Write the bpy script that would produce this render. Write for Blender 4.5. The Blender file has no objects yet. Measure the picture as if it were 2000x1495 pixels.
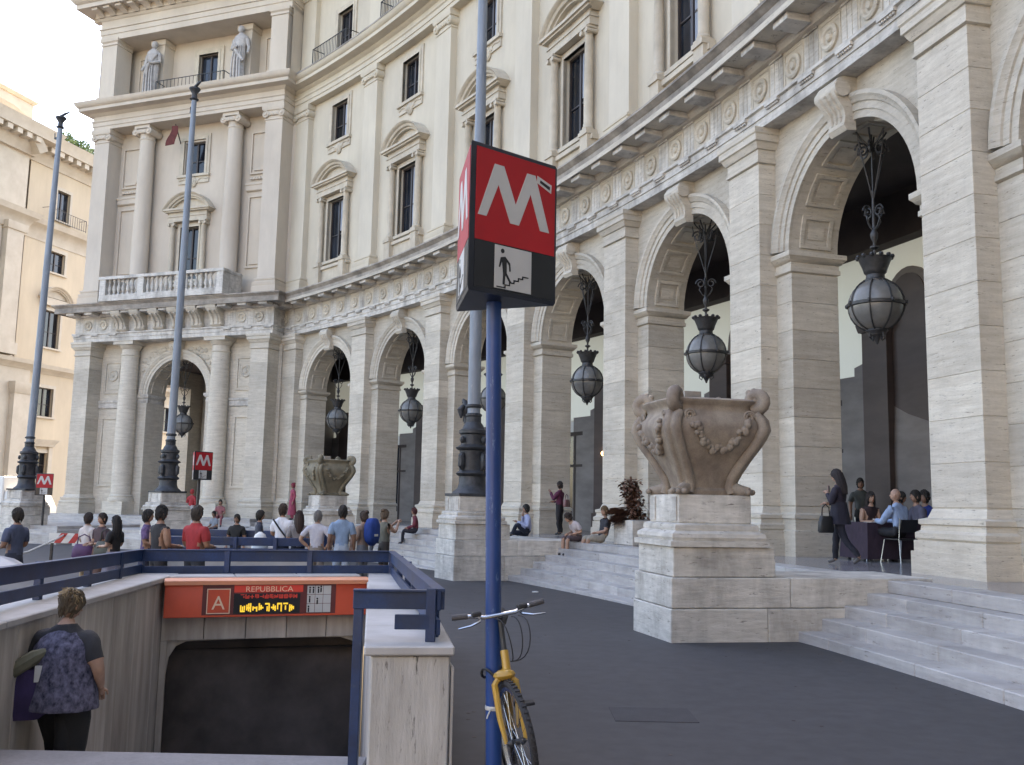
import bpy, bmesh, math, random
from mathutils import Vector, Matrix, noise as mnoise
random.seed(11)
S = bpy.context.scene
sin, cos, pi, rad = math.sin, math.cos, math.pi, math.radians
# ---------------------------------------------------------------- camera
HC = 1.78; PITCH = 0.126742; ROLL = 0.020158; FPX = 1863.4
cd = bpy.data.cameras.new('camera'); cam = bpy.data.objects.new('camera', cd); S.collection.objects.link(cam)
fw = Vector((0, cos(PITCH), sin(PITCH))); up = Vector((0, -sin(PITCH), cos(PITCH))); rt = Vector((1, 0, 0))
r2 = rt*cos(ROLL)+up*sin(ROLL); u2 = up*cos(ROLL)-rt*sin(ROLL)
mw = Matrix((r2, u2, -fw)).transposed().to_4x4(); mw.translation = (0, 0, HC)
cam.matrix_world = mw
cd.sensor_width = 36; cd.lens = FPX/2000*36; cd.clip_end = 2000; cd.clip_start = .05
S.camera = cam
# ---------------------------------------------------------------- world, sun, exposure
SUN_EL = rad(47); SUN_AZ = math.atan2(1.0, .30)          # the sun stands behind the palace: the whole square is in its shade
W = bpy.data.worlds.new('World'); S.world = W; W.use_nodes = True
nt = W.node_tree; nt.nodes.clear()
sky = nt.nodes.new('ShaderNodeTexSky'); sky.sky_type = 'NISHITA'; sky.sun_disc = False
sky.sun_elevation = SUN_EL; sky.sun_rotation = pi/2-SUN_AZ
sky.air_density = 1.0; sky.dust_density = 1.6; sky.ozone_density = .8; sky.altitude = 50
bg = nt.nodes.new('ShaderNodeBackground'); bg.inputs[1].default_value = .15
wo = nt.nodes.new('ShaderNodeOutputWorld')
nt.links.new(sky.outputs[0], bg.inputs[0]); nt.links.new(bg.outputs[0], wo.inputs[0])
ld = bpy.data.lights.new('sun', 'SUN'); ld.energy = 4.2; ld.angle = rad(.5); ld.color = (1, .93, .82)
sun = bpy.data.objects.new('sun', ld); S.collection.objects.link(sun)
sd = Vector((cos(SUN_EL)*cos(SUN_AZ), cos(SUN_EL)*sin(SUN_AZ), sin(SUN_EL)))
sun.rotation_euler = sd.to_track_quat('Z', 'Y').to_euler(); sun.location = sd*80
S.view_settings.view_transform = 'Standard'; S.view_settings.look = 'None'
S.view_settings.exposure = 2.57; S.view_settings.gamma = 1.0; S.view_settings.use_curve_mapping = False
S.view_settings.use_white_balance = True; S.view_settings.white_balance_temperature = 7620; S.view_settings.white_balance_tint = 15   # camera set for open shade
S.render.engine = 'CYCLES'; S.render.resolution_x = 1024; S.render.resolution_y = 765
S.cycles.max_bounces = 6; S.cycles.diffuse_bounces = 4
# ---------------------------------------------------------------- materials
def M(name, col, rough=.7, var=.15, scale=2.0, st=(1, 1, 1), bump=0., metal=0., col2=None, rnd=0., pits=0., pst=(1.5, 1.5, 16), pcol=(.10, .085, .07), grime=0., gcol=(.12, .105, .09), gsc=.5, trans=0., emit=0., coat=0., fine=0., roff=False, streak=0.):
    m = bpy.data.materials.new(name); m.use_nodes = True; t = m.node_tree; N = t.nodes; L = t.links
    b = N['Principled BSDF']; b.inputs['Roughness'].default_value = rough; b.inputs['Metallic'].default_value = metal
    if trans: b.inputs['Transmission Weight'].default_value = trans
    if coat: b.inputs['Coat Weight'].default_value = coat; b.inputs['Coat Roughness'].default_value = .12
    if emit:
        b.inputs['Emission Color'].default_value = (*col, 1); b.inputs['Emission Strength'].default_value = emit
    g = N.new('ShaderNodeNewGeometry')
    psrc = g.outputs['Position']
    if roff:                                                        # every block is cut from another place in the quarry
        oi0 = N.new('ShaderNodeObjectInfo'); ml = N.new('ShaderNodeMath'); ml.operation = 'MULTIPLY'; ml.inputs[1].default_value = 53.
        cx_ = N.new('ShaderNodeCombineXYZ'); va = N.new('ShaderNodeVectorMath'); L.new(oi0.outputs['Random'], ml.inputs[0])
        for i_ in range(3): L.new(ml.outputs[0], cx_.inputs[i_])
        L.new(psrc, va.inputs[0]); L.new(cx_.outputs[0], va.inputs[1]); psrc = va.outputs[0]
    def noise(sc, stv, det=6, rg=.6):
        mp = N.new('ShaderNodeMapping'); mp.inputs['Scale'].default_value = stv; L.new(psrc, mp.inputs['Vector'])
        n = N.new('ShaderNodeTexNoise'); n.inputs['Scale'].default_value = sc; n.inputs['Detail'].default_value = det; n.inputs['Roughness'].default_value = rg
        L.new(mp.outputs[0], n.inputs['Vector']); return n.outputs['Fac']
    def rng(src, a, c, lo=0., hi=1.):
        r = N.new('ShaderNodeMapRange'); r.inputs[1].default_value = a; r.inputs[2].default_value = c; r.inputs[3].default_value = lo; r.inputs[4].default_value = hi
        L.new(src, r.inputs[0]); return r.outputs[0]
    def mix(f, a, c):
        x = N.new('ShaderNodeMix'); x.data_type = 'RGBA'
        if isinstance(f, float): x.inputs[0].default_value = f
        else: L.new(f, x.inputs[0])
        for i, v in ((6, a), (7, c)):
            if isinstance(v, tuple): x.inputs[i].default_value = (*v[:3], 1)
            else: L.new(v, x.inputs[i])
        return x.outputs[2]
    n1 = noise(scale, st)
    c2 = col2 or tuple(v*(1-var*2) for v in col)
    c = mix(rng(n1, .32, .68), tuple(col), tuple(c2))
    if fine:
        n4 = noise(scale*14, (1, 1, 1), 3); c = mix(rng(n4, .35, .7, 0, fine), c, tuple(v*.35 for v in col))
    if pits:
        n2 = noise(2.2, pst, 5, .7); pf = rng(n2, .60, .72, 0, pits)
        c = mix(pf, c, pcol)
    if grime:
        n3 = noise(gsc, (1, 1, .5), 7, .65); c = mix(rng(n3, .45, .72, 0, grime), c, gcol)
    if streak:
        n5 = noise(1.6, (2.2, 2.2, .14), 6, .65); c = mix(rng(n5, .5, .75, 0, streak), c, gcol)
    if rnd:
        oi = N.new('ShaderNodeObjectInfo'); hv = N.new('ShaderNodeHueSaturation')
        L.new(rng(oi.outputs['Random'], 0, 1, 1-rnd, 1+rnd*.6), hv.inputs['Value']); L.new(c, hv.inputs['Color']); c = hv.outputs[0]
    L.new(c, b.inputs['Base Color'])
    if bump:
        bp = N.new('ShaderNodeBump'); bp.inputs['Strength'].default_value = bump; bp.inputs['Distance'].default_value = .02
        L.new(n2 if pits else n1, bp.inputs['Height'])
        if pits: bp.invert = True
        L.new(bp.outputs[0], b.inputs['Normal'])
    return m
T = {}
T['trav'] = M('travertine', (.61, .555, .465), .75, .1, 1.2, (1.2, 1.2, 10), .45, col2=(.465, .412, .335), rnd=.13, pits=1.0, pst=(2.6, 2.6, 17), fine=.10, grime=.38, gcol=(.24, .21, .175), gsc=.6, roff=True, streak=.14)
T['travl'] = M('pale_travertine', (.64, .605, .55), .72, .1, 1.5, (2, 2, 11), .5, col2=(.46, .43, .385), rnd=.10, pits=1., pst=(2.2, 2.2, 10), grime=.7, gsc=1.5, roff=True, streak=.3)
T['step'] = M('step_travertine', (.46, .44, .42), .55, .1, 1.6, (1, 1, 8), .3, col2=(.34, .32, .31), rnd=.12, pits=.8, pst=(2, 2, 9), grime=.4, gsc=1.5)
T['weather'] = M('weathered_stone', (.46, .41, .35), .85, .2, 1.6, (1, 1, 2.2), .5, col2=(.24, .21, .18), pits=.4, grime=.6, gsc=1.1, gcol=(.07, .065, .06), rnd=.1)
T['plaster'] = M('cream_plaster', (.58, .515, .405), .85, .06, .7, (1, 1, .45), .05, col2=(.50, .44, .345), grime=.3, gcol=(.33, .285, .235), gsc=.4, streak=.16)
T['plasterw'] = M('pavilion_plaster', (.56, .485, .395), .85, .06, .7, (1, 1, .45), .05, col2=(.48, .41, .33), grime=.28, gcol=(.31, .265, .23), gsc=.4, streak=.16)
T['trim'] = M('stucco_trim', (.565, .495, .39), .8, .08, 2.5, (1, 1, 1), .1, col2=(.45, .39, .30), grime=.4, gcol=(.26, .22, .18), gsc=.9, streak=.2)
T['cream'] = M('yellow_cream_wall', (.52, .425, .30), .9, .06, .6, (1, 1, .5), .05, col2=(.45, .365, .26), streak=.15, gcol=(.3, .25, .19))
T['creamt'] = M('yellow_cream_trim', (.50, .435, .34), .85, .1, 1, (1, 1, 1), .05, col2=(.42, .355, .275))
T['statue'] = M('grey_marble', (.50, .47, .44), .7, .1, 3, (1, 1, 2), .2, col2=(.34, .31, .29), grime=.4)
T['glass'] = M('dark_window_glass', (.022, .028, .04), .07, .4, .8, bump=.12, rnd=.5)
T['wood'] = M('dark_window_wood', (.045, .033, .03), .5, .2, 4, (1, 1, .3))
T['curtain'] = M('curtain_reflection_tint', (.34, .38, .45), .8, .1, 6, (4, 4, .2))  # stands before the pane, bluish glass reflection put into its colour
T['iron'] = M('black_iron', (.05, .049, .05), .5, .25, 8, metal=.3)
T['lglass'] = M('smoky_globe_glass', (.19, .185, .175), .25, .25, 1.5)
T['castiron'] = M('dark_cast_iron', (.05, .053, .06), .55, .3, 6, bump=.2, metal=.2)
T['polegrey'] = M('blue_grey_pole_paint', (.22, .25, .29), .5, .15, 1.5, (4, 4, .6), metal=.1, pits=.5, pst=(4, 4, 1.2), pcol=(.36, .37, .37))
T['bluepole'] = M('worn_blue_pole_paint', (.006, .046, .19), .42, .15, 2, (3, 3, 1), pits=.8, pst=(7, 7, 2.2), pcol=(.16, .24, .36), bump=.05)
T['bluerail'] = M('blue_railing_paint', (.006, .036, .125), .5, .25, 3, (1, 1, 1), pits=.5, pst=(5, 5, 5), pcol=(.05, .075, .12), fine=.4, grime=.5, gcol=(.03, .035, .045), gsc=2.5)
T['signframe'] = M('dark_navy_metal', (.018, .022, .034), .35, .2, 5)
T['red'] = M('sign_red', (.42, .006, .012), .6, .12, 1.8)
T['white'] = M('sign_white', (.50, .50, .49), .45, .05, 4)
T['black'] = M('sign_black', (.014, .015, .02), .3, .2, 4)
T['asphalt'] = M('grey_asphalt', (.056, .054, .060), .72, .12, .35, (1, .5, 1), .12, col2=(.043, .042, .047), grime=.35, gcol=(.03, .03, .033), gsc=.9, fine=.5)
T['marble'] = M('polished_portico_floor', (.27, .26, .265), .16, .1, 1.0, (1, 1, 1), 0, col2=(.20, .19, .195))
T['pillar'] = M('vertical_grained_travertine', (.52, .50, .475), .8, .1, 1.5, (9, 9, .9), .4, col2=(.41, .39, .365), pits=1., pst=(17, 17, 2.6), pcol=(.05, .045, .042), grime=.4, gsc=1.6)
T['concrete'] = M('board_marked_concrete', (.52, .475, .43), .85, .2, 2.2, (3.2, 3.2, .3), .4, col2=(.32, .285, .25), rnd=.12, grime=.5, gcol=(.14, .12, .105), gsc=1.2)
T['capstone'] = M('pale_cap_stone', (.46, .445, .435), .7, .08, 2, (1, 1, 1), .1, col2=(.36, .345, .335), grime=.45, gcol=(.2, .185, .17), gsc=1.5, rnd=.06)
T['kerb'] = M('grey_kerb_stone', (.21, .205, .215), .7, .12, 3, fine=.3)
T['dark'] = M('dark_plaster', (.105, .088, .082), .9, .3, 1.5)  # one dark tone for tunnel lining, soil and gum spots
T['ceil'] = M('shade_dark_ceiling', (.060, .047, .046), .9, .2, 1)  # dimness under the arcade is put into this dark brown
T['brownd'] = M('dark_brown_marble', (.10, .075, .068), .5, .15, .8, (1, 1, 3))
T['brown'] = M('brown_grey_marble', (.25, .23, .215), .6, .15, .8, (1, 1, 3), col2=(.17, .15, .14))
T['innerw'] = M('white_inner_wall', (.74, .75, .72), .85, .05, .5)
T['wallglow'] = M('white_panel_added_glow', (.70, .76, .71), .6, .02, .5, emit=.05)  # no lamp behind it: glow added so the back wall looks bright
T['orange'] = M('orange_red_enamel', (.64, .085, .035), .6, .1, 1.2, grime=.3, gcol=(.2, .06, .045), gsc=2)
T['orangel'] = M('light_orange_enamel', (.62, .24, .13), .45, .08, 2)
T['led'] = M('yellow_display', (.95, .62, .05), .5, .05, 3, emit=.12)
T['ledr'] = M('red_display', (.55, .045, .03), .5, .05, 3, emit=.03)
T['peach'] = M('pale_lettering', (.80, .55, .38), .5, .05, 4)
T['panelbr'] = M('dark_red_panel', (.13, .028, .028), .45, .1, 2)
T['terra'] = M('aged_terracotta_stone', (.35, .29, .225), .85, .2, 4, (1, 1, 1), .6, col2=(.22, .17, .135), grime=.8, gcol=(.095, .07, .06), gsc=2.0, fine=.3)
T['terra2'] = M('mossy_aged_stone', (.25, .215, .15), .85, .2, 3, (1, 1, 1), .5, col2=(.16, .14, .10), grime=.5, gcol=(.1, .09, .06), gsc=2)
T['yellow'] = M('yellow_bike_paint', (.46, .26, .035), .35, .1, 5, coat=.4)
T['chrome'] = M('brushed_alloy', (.62, .63, .65), .25, .05, 6, metal=1)
T['rubber'] = M('black_rubber', (.022, .021, .024), .7, .2, 20)
T['grip'] = M('grey_rubber_grip', (.09, .085, .09), .7, .2, 20)
T['foli'] = M('roof_shrub_leaves', (.10, .17, .05), .7, .3, 6)
T['dry'] = M('dry_brown_palm', (.16, .075, .045), .8, .3, 9, col2=(.075, .04, .028))
T['lampglow'] = M('warm_lamp', (1., .62, .25), .5, 0, 1, emit=3)
T['carpaint'] = M('silver_white_car_paint', (.62, .65, .72), .25, .03, 1, coat=.6)
T['vanw'] = M('white_van_paint', (.62, .62, .60), .4, .05, 1)
T['flagred'] = M('dark_red_cloth', (.14, .035, .03), .9, .2, 4)
T['hazard'] = M('hazard_red', (.45, .03, .03), .5, .1, 3)
# ---------------------------------------------------------------- helpers
COL = S.collection
class MB:
    def __init__(s): s.v = []; s.f = []; s.mi = []; s.m = 0
    def add(s, vs, fs):
        n = len(s.v); s.v += [tuple(p) for p in vs]; s.f += [tuple(i+n for i in f) for f in fs]; s.mi += [s.m]*len(fs); return s
    def rings(s, R, cap=True, loop=False):
        k = len(R[0]); vs = [p for r in R for p in r]; fs = []; n = len(R)
        for i in range(n if loop else n-1):
            a = i*k; b = ((i+1) % n)*k
            for j in range(k): fs.append((a+j, a+(j+1) % k, b+(j+1) % k, b+j))
        if cap and not loop: fs += [tuple(range(k))[::-1], tuple(range((n-1)*k, n*k))]
        return s.add(vs, fs)
    def box(s, x0, x1, y0, y1, z0, z1, n=1):
        return s.rings([[(x, y0, z0), (x, y1, z0), (x, y1, z1), (x, y0, z1)] for x in [x0+(x1-x0)*i/n for i in range(n+1)]])
    def sweep(s, x0, x1, poly, n=4):
        return s.rings([[(x, o, z) for o, z in poly] for x in [x0+(x1-x0)*i/n for i in range(n+1)]])
    def stack(s, x0, x1, y0, y1, lv, back=False):
        return s.rings([[(x0-p, y0-p, z), (x1+p, y0-p, z), (x1+p, y1+(p if back else 0), z), (x0-p, y1+(p if back else 0), z)] for z, p in lv])
    def lathe(s, pr, cx=0, cy=0, n=16, z0=0):
        return s.rings([[(cx+max(r, .0005)*cos(2*pi*j/n), cy+max(r, .0005)*sin(2*pi*j/n), z0+z) for j in range(n)] for r, z in pr])
    def lathey(s, pr, cx, cz, n=16):   # axis along y: profile (r, y)
        return s.rings([[(cx+max(r, .0005)*cos(2*pi*j/n), y, cz+max(r, .0005)*sin(2*pi*j/n)) for j in range(n)] for r, y in pr])
    def tube(s, pts, r, n=6, cap=True):
        pts = [Vector(p) for p in pts]; k = len(pts); R = []; prev = None
        if not isinstance(r, (list, tuple)): r = [r]*k
        for i, p in enumerate(pts):
            t = (pts[min(i+1, k-1)]-pts[max(i-1, 0)])
            t = t.normalized() if t.length > 1e-9 else Vector((0, 0, 1))
            a = prev if prev is not None else (Vector((0, 0, 1)) if abs(t.z) < .9 else Vector((1, 0, 0)))
            a = (a-t*a.dot(t)); a = a.normalized() if a.length > 1e-6 else t.orthogonal().normalized(); prev = a; b = t.cross(a)
            R.append([p+(a*cos(2*pi*j/n)+b*sin(2*pi*j/n))*r[i] for j in range(n)])
        return s.rings(R, cap)
    def arc(s, cx, cz, a0, a1, prof, n=16):   # profile (radius, y) turned in the x-z plane
        return s.rings([[(cx+r*cos(a), y, cz+r*sin(a)) for r, y in prof] for a in [a0+(a1-a0)*i/n for i in range(n+1)]])
    def ball(s, c, r, nu=10, nv=7, fn=None):
        if not isinstance(r, (list, tuple)): r = (r, r, r)
        R = []
        for i in range(nv+1):
            ph = -pi/2+pi*i/nv; q = max(cos(ph), .002); row = []
            for j in range(nu):
                p = Vector((q*cos(2*pi*j/nu), q*sin(2*pi*j/nu), sin(ph)))
                if fn: p = fn(p)
                row.append((c[0]+p[0]*r[0], c[1]+p[1]*r[1], c[2]+p[2]*r[2]))
            R.append(row)
        return s.rings(R)
    def prism(s, pts, d):
        d = Vector(d); a = [Vector(p) for p in pts]; return s.rings([a, [p+d for p in a]])
    def mesh(s, name, mats, fn=None, bev=0., ang=35):
        me = bpy.data.meshes.new(name)
        me.from_pydata([fn(p) for p in s.v] if fn else s.v, [], s.f)
        for m in (mats if isinstance(mats, (list, tuple)) else [mats]): me.materials.append(T[m] if isinstance(m, str) else m)
        me.polygons.foreach_set('material_index', s.mi)
        b = bmesh.new(); b.from_mesh(me)
        bmesh.ops.recalc_face_normals(b, faces=b.faces)
        if bev: bmesh.ops.bevel(b, geom=b.edges[:], offset=bev, segments=1, affect='EDGES')
        b.to_mesh(me); b.free()
        if ang:
            me.polygons.foreach_set('use_smooth', [True]*len(me.polygons)); me.set_sharp_from_angle(angle=rad(ang))
        return me
    def build(s, name, mats, par=None, loc=(0, 0, 0), rz=0., fn=None, bev=0., ang=35): return ob(name, s.mesh(name, mats, fn, bev, ang), par, loc, rz)
def ob(name, me, par=None, loc=(0, 0, 0), rz=0.):
    o = bpy.data.objects.new(name, me); COL.objects.link(o); o.location = loc; o.rotation_euler[2] = rz
    if par: o.parent = par
    return o
def tag(o, label=None, cat=None, group=None, kind=None):
    for k, v in (('label', label), ('category', cat), ('group', group), ('kind', kind)):
        if v: o[k] = v
    return o
def thing(name, label, cat, loc=(0, 0, 0), rz=0., group=None): return tag(ob(name, None, None, loc, rz), label, cat, group)
def copytree(o, par=None):
    c = o.copy(); COL.objects.link(c)
    if par: c.parent = par
    for ch in list(o.children): copytree(ch, c)
    return c
def gz(y): return 0. if y < 13 else -.0148*(min(y, 36)-13)
# exedra frame: s along the facade, off into the building, z up, turned about the centre of the arc
R0 = 69.3576; CX = Vector((-60.8405, -.2348, 0)); DL = .0936137; PH = .217505; L = R0*DL
def cyl(p): a = PH+p[0]/R0; q = R0+p[1]; return (q*cos(a), q*sin(a), p[2])
def cw(i, off, z=0., ds=0.):
    a = PH+i*DL+ds/R0; return Vector((CX.x+(R0+off)*cos(a), CX.y+(R0+off)*sin(a), z))
ZF = .815
# ---------------------------------------------------------------- ground
HA, HB, HCn, HD = (-3.80, 6.95), (-.72, 6.95), (-1.55, 12.2), (-4.15, 11.5)   # stairwell opening
g = MB(); F = 160.
o4 = [(-F, -F, 0), (F, -F, 0), (F, 13, 0), (-F, 13, 0)]; h4 = [(*HA, 0), (*HB, 0), (*HCn, 0), (*HD, 0)]
g.add(o4+h4, [(0, 1, 5, 4), (1, 2, 6, 5), (2, 3, 7, 6), (3, 0, 4, 7)])
g.add([(-F, 13, 0), (F, 13, 0), (F, 36, gz(36)), (-F, 36, gz(36)), (F, 900, gz(36)), (-F*6, 900, gz(36)), (-F*6, -F, 0), (-F*6, 13, 0), (-F*6, 36, gz(36))], [(0, 1, 2, 3), (3, 2, 4, 5, 8), (7, 0, 3, 8), (6, 7, 0)])
g.add([(-F*6, -F, 0), (-F, -F, 0), (-F, 13, 0)], [(0, 1, 2)])
tag(g.build('ground', 'asphalt', ang=0), kind='structure')
k = MB(); k.box(-4.6, -.95, 6.42, 6.94, -.02, .012); tag(k.build('pavement_threshold', 'kerb', bev=.01), kind='structure')
k = MB(); k.box(.92, 1.62, 8.25, 8.8, -.03, .005); tag(k.build('asphalt_patch', M('dark_patch', (.051, .049, .055), .8, .15, 5, fine=.4), loc=(0, 0, 0), rz=.0), kind='structure')
# ---------------------------------------------------------------- exedra palace
EXL = cw(2, 0, ZF); EX = thing('exedra_palace', 'long curved travertine arcade palace with cream upper floors and red-framed sky edge', 'building', EXL)
EX['label'] = 'long concave travertine arcade with tall arches and cream window storeys above'
RL = CX-EXL
def exo(name, me, k, par=None): return ob(name, me, EX, RL, k*DL) if par is None else ob(name, me, par)
hw = .626; AC = L/2; AR = L/2-1.19; AZ = 7.28; WO = .42; WT = 1.58; PH_ = 1.19
BASE = [(ZF-.01, .24), (1.17, .24), (1.172, .205), (1.34, .205), (1.345, .16), (1.38, .19), (1.46, .19), (1.5, .13), (1.58, .12), (1.60, .15), (1.67, .15), (1.70, .05), (1.83, .0), (1.84, -.012)]
CAPL = [(9.40, -.012), (9.42, .05), (9.47, .05), (9.48, .02), (9.72, .02), (9.73, .06), (9.80, .10), (9.86, .13), (9.88, .17), (10.02, .17), (10.05, .20), (10.168, .20)]
def pil(x0, x1, y0, y1, base=BASE, cap=CAPL):
    b = MB(); b.stack(x0, x1, y0, y1, base+cap); return b
SH = [1.86+(9.38-1.86)*i/11 for i in range(12)]
def blockset(x0, x1, y0, y1, zs, j=.005):
    return [MB().box(x0, x1, y0, y1, a+j/2, b-j/2) for a, b in zip(zs, zs[1:])]
me_pil = pil(-hw, hw, 0, WO+.1).mesh('pilaster', 'trav', cyl)
me_pb = [b.mesh('stone_block', 'trav', cyl, .006) for b in blockset(-hw, hw, 0, WO+.05, SH)]
pc = MB(); pc.stack(-PH_, PH_, WO, WT, [(ZF-.01, .05), (1.34, .05), (1.36, .02), (1.58, .02), (1.6, .05), (1.68, .05), (1.72, 0), (1.84, 0), (1.85, -.02), (6.83, -.02), (6.84, .0), (6.86, .04), (6.95, .04), (6.96, .015), (7.06, .015), (7.08, .06), (7.14, .1), (7.18, .14), (7.28, .14)], True)
me_pier = pc.mesh('pier', 'trav', cyl)
PZ = [1.86+(6.82-1.86)*i/8 for i in range(9)]
me_jb = [b.mesh('stone_block', 'trav', cyl, .006) for b in blockset(-PH_, -hw+.02, WO, WT, PZ)+blockset(hw-.02, PH_, WO, WT, PZ)]
aw = MB(); NA = 24
ang = [pi-pi*i/NA for i in range(NA+1)]; ps = [(AC+AR*cos(a), AZ+AR*sin(a)) for a in ang]
for o_, fl in ((WO, 0), (WT, 1)):
    aw.add([(.5, o_, AZ), (AC-AR, o_, AZ), (AC-AR, o_, 10.5), (.5, o_, 10.5)], [(0, 1, 2, 3)])
    aw.add([(L-.5, o_, AZ), (AC+AR, o_, AZ), (AC+AR, o_, 10.5), (L-.5, o_, 10.5)], [(0, 1, 2, 3)])
    for (x0, z0), (x1, z1) in zip(ps, ps[1:]): aw.add([(x0, o_, z0), (x1, o_, z1), (x1, o_, 10.5), (x0, o_, 10.5)], [(0, 1, 2, 3)])
for (x0, z0), (x1, z1) in zip(ps, ps[1:]): aw.add([(x0, WO, z0), (x1, WO, z1), (x1, WT, z1), (x0, WT, z0)], [(0, 1, 2, 3)])
me_aw = aw.mesh('arch_wall', 'trav', cyl, ang=30)
ARP = [(0, WO), (0, WO-.065), (.15, WO-.065), (.155, WO-.095), (.29, WO-.095), (.31, WO-.13), (.37, WO-.15), (.42, WO-.19), (.5, WO-.19), (.5, WO)]
me_av = MB().arc(AC, AZ, .02, pi-.02, [(AR-.004+r, o) for r, o in ARP], 28).mesh('archivolt', 'trav', cyl)
def keystone(c, y0):
    b = MB(); b.sweep(c-.26, c+.26, [(y0, 9.12), (y0-.2, 9.1), (y0-.27, 9.2), (y0-.24, 9.36), (y0-.28, 9.52), (y0-.4, 9.66), (y0-.5, 9.82), (y0-.5, 9.98), (y0-.42, 10.1), (y0-.3, 10.16), (y0, 10.16)], 1)
    b.v = [((x-c)*(1+.25*(z-9.1))+c, y, z) for x, y, z in b.v]
    for sx in (-1, 1): b.rings([[(c+sx*q, y0-.34+.17*cos(a), 9.9+.17*sin(a)) for a in [2*pi*j/14 for j in range(14)]] for q in (.2, .36)])
    for q in (-.14, 0, .14): b.tube([(c+q, y0-.24, 9.3), (c+q, y0-.28, 9.52), (c+q*1.1, y0-.41, 9.66), (c+q*1.2, y0-.51, 9.84)], .035, 6)
    return b
me_ks = keystone(AC, WO).mesh('keystone', 'trav', cyl)
def coffer(a0, a1, c=AC, r=AR, z=AZ, y0=WO, y1=WT, th=.045):
    b = MB(); m = .05
    for yy in ((y0+.2, y0+.28), (y1-.28, y1-.2)): b.arc(c, z, a0+m, a1-m, [(r+.01, yy[0]), (r-th, yy[0]), (r-th, yy[1]), (r+.01, yy[1])], 4)
    for aa in ((a0+m, a0+m+.04), (a1-m-.04, a1-m)): b.arc(c, z, aa[0], aa[1], [(r+.01, y0+.28), (r-th, y0+.28), (r-th, y1-.28), (r+.01, y1-.28)], 1)
    b.arc(c, z, a0+m+.1, a1-m-.1, [(r+.01, y0+.38), (r-.02, y0+.38), (r-.02, y1-.38), (r+.01, y1-.38)], 3); return b
me_cf = [coffer(pi*i/7, pi*(i+1)/7).mesh('coffer', 'trav', cyl) for i in range(7)]
ARCHI = [(0, 10.17), (0, 10.37), (-.03, 10.375), (-.03, 10.56), (-.09, 10.58), (-.09, 10.65), (.5, 10.65), (.5, 10.17)]
me_ar = MB().sweep(-L/2, L/2, ARCHI, 4).mesh('architrave', 'travl', cyl)
me_fr = MB().sweep(-L/2, L/2, [(.08, 10.65), (.08, 11.6), (.5, 11.6), (.5, 10.65)], 4).mesh('frieze', 'trav', cyl)
CORN = [(.08, 11.54), (-.04, 11.56), (-.1, 11.64), (-.12, 11.66), (-.12, 11.74), (-.72, 11.74), (-.72, 11.70), (-.76, 11.70), (-.76, 11.98), (-.80, 12.0), (-.86, 12.08), (-.9, 12.1), (-.9, 12.16), (.6, 12.3), (.6, 11.54)]
me_co = MB().sweep(-L/2, L/2, [(.08, 11.54), (-.04, 11.56), (-.1, 11.64), (-.12, 11.66), (-.12, 11.74), (-.72, 11.74), (-.72, 11.70), (-.758, 11.70), (-.758, 11.84), (.6, 11.84), (.6, 11.54)], 4).mesh('cornice', 'trav', cyl)
me_cor = MB().sweep(-L/2, L/2, [(-.76, 11.842), (-.76, 11.98), (-.80, 12.0), (-.86, 12.08), (-.9, 12.1), (-.9, 12.16), (.6, 12.3), (.6, 11.842)], 4).mesh('cornice_crown', 'weather', cyl)
def roundel(c, y, z=11.09, r=.27):
    b = MB(); b.lathey([(r, y+.03), (r, y-.05), (r-.04, y-.075), (r-.09, y-.06), (r-.12, y-.02), (r-.17, y-.02), (.09, y-.035), (.07, y-.07), (.0, y-.085)], c, z, 20)
    b.tube([(c+.10*cos(q)*(1-q/14), y-.035, z+.03+.10*sin(q)*(1-q/14)) for q in [i*.55 for i in range(17)]], .022, 5)
    q = r+.08
    for x0, x1, z0, z1 in ((c-q, c+q, z+q, z+q+.035), (c-q, c-q+.035, z-q, z+q), (c+q-.035, c+q, z-q, z+q)): b.box(x0, x1, y-.014, y+.02, z0, z1)
    return b
def triglyph(c, y):
    b = MB()
    for q in (-.17, 0, .17): b.box(c+q-.075, c+q+.075, y-.014, y+.02, 10.7, 11.5)
    b.box(c-.25, c+.25, y-.05, y+.02, 11.5, 11.56); b.box(c-.25, c+.25, y-.19, y-.1, 10.50, 10.568)
    for q in (-.2, -.12, -.04, .04, .12, .2): b.lathe([(.022, 0), (.03, -.05)], c+q, y-.145, 6, 10.5)
    return b
me_ro = roundel(0, .08).mesh('roundel', 'trav', cyl); me_tg = triglyph(0, .08).mesh('triglyph', 'travl', cyl)
me_mu = MB().box(-.27, .27, -.66, -.1, 11.58, 11.735).mesh('mutule', 'travl', cyl, .012)
# ---- upper storeys
UW, UG, UP = .42, .64, .10
def holewall(x0, x1, z0, z1, y, yb, holes, b=None):
    b = b or MB(); xs = sorted({x0, x1, *[h[0] for h in holes], *[h[1] for h in holes]}); zs = sorted({z0, z1, *[h[2] for h in holes], *[h[3] for h in holes]})
    for xa, xb in zip(xs, xs[1:]):
        for za, zb in zip(zs, zs[1:]):
            if any(h[0] <= xa and xb <= h[1] and h[2] <= za and zb <= h[3] for h in holes): continue
            b.add([(xa, y, za), (xb, y, za), (xb, y, zb), (xa, y, zb)], [(0, 1, 2, 3)])
    for h0, h1, h2, h3 in holes:
        for (xa, za), (xb, zb) in zip([(h0, h2), (h1, h2), (h1, h3), (h0, h3)], [(h1, h2), (h1, h3), (h0, h3), (h0, h2)]):
            b.add([(xa, y, za), (xb, y, zb), (xb, yb, zb), (xa, yb, za)], [(0, 1, 2, 3)])
    return b
W1 = (AC-.735, AC+.735, 13.68, 16.82); W2 = (AC-.72, AC+.72, 19.9, 21.9); W3 = (AC-.7, AC+.7, 24.75, 26.95)
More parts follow.
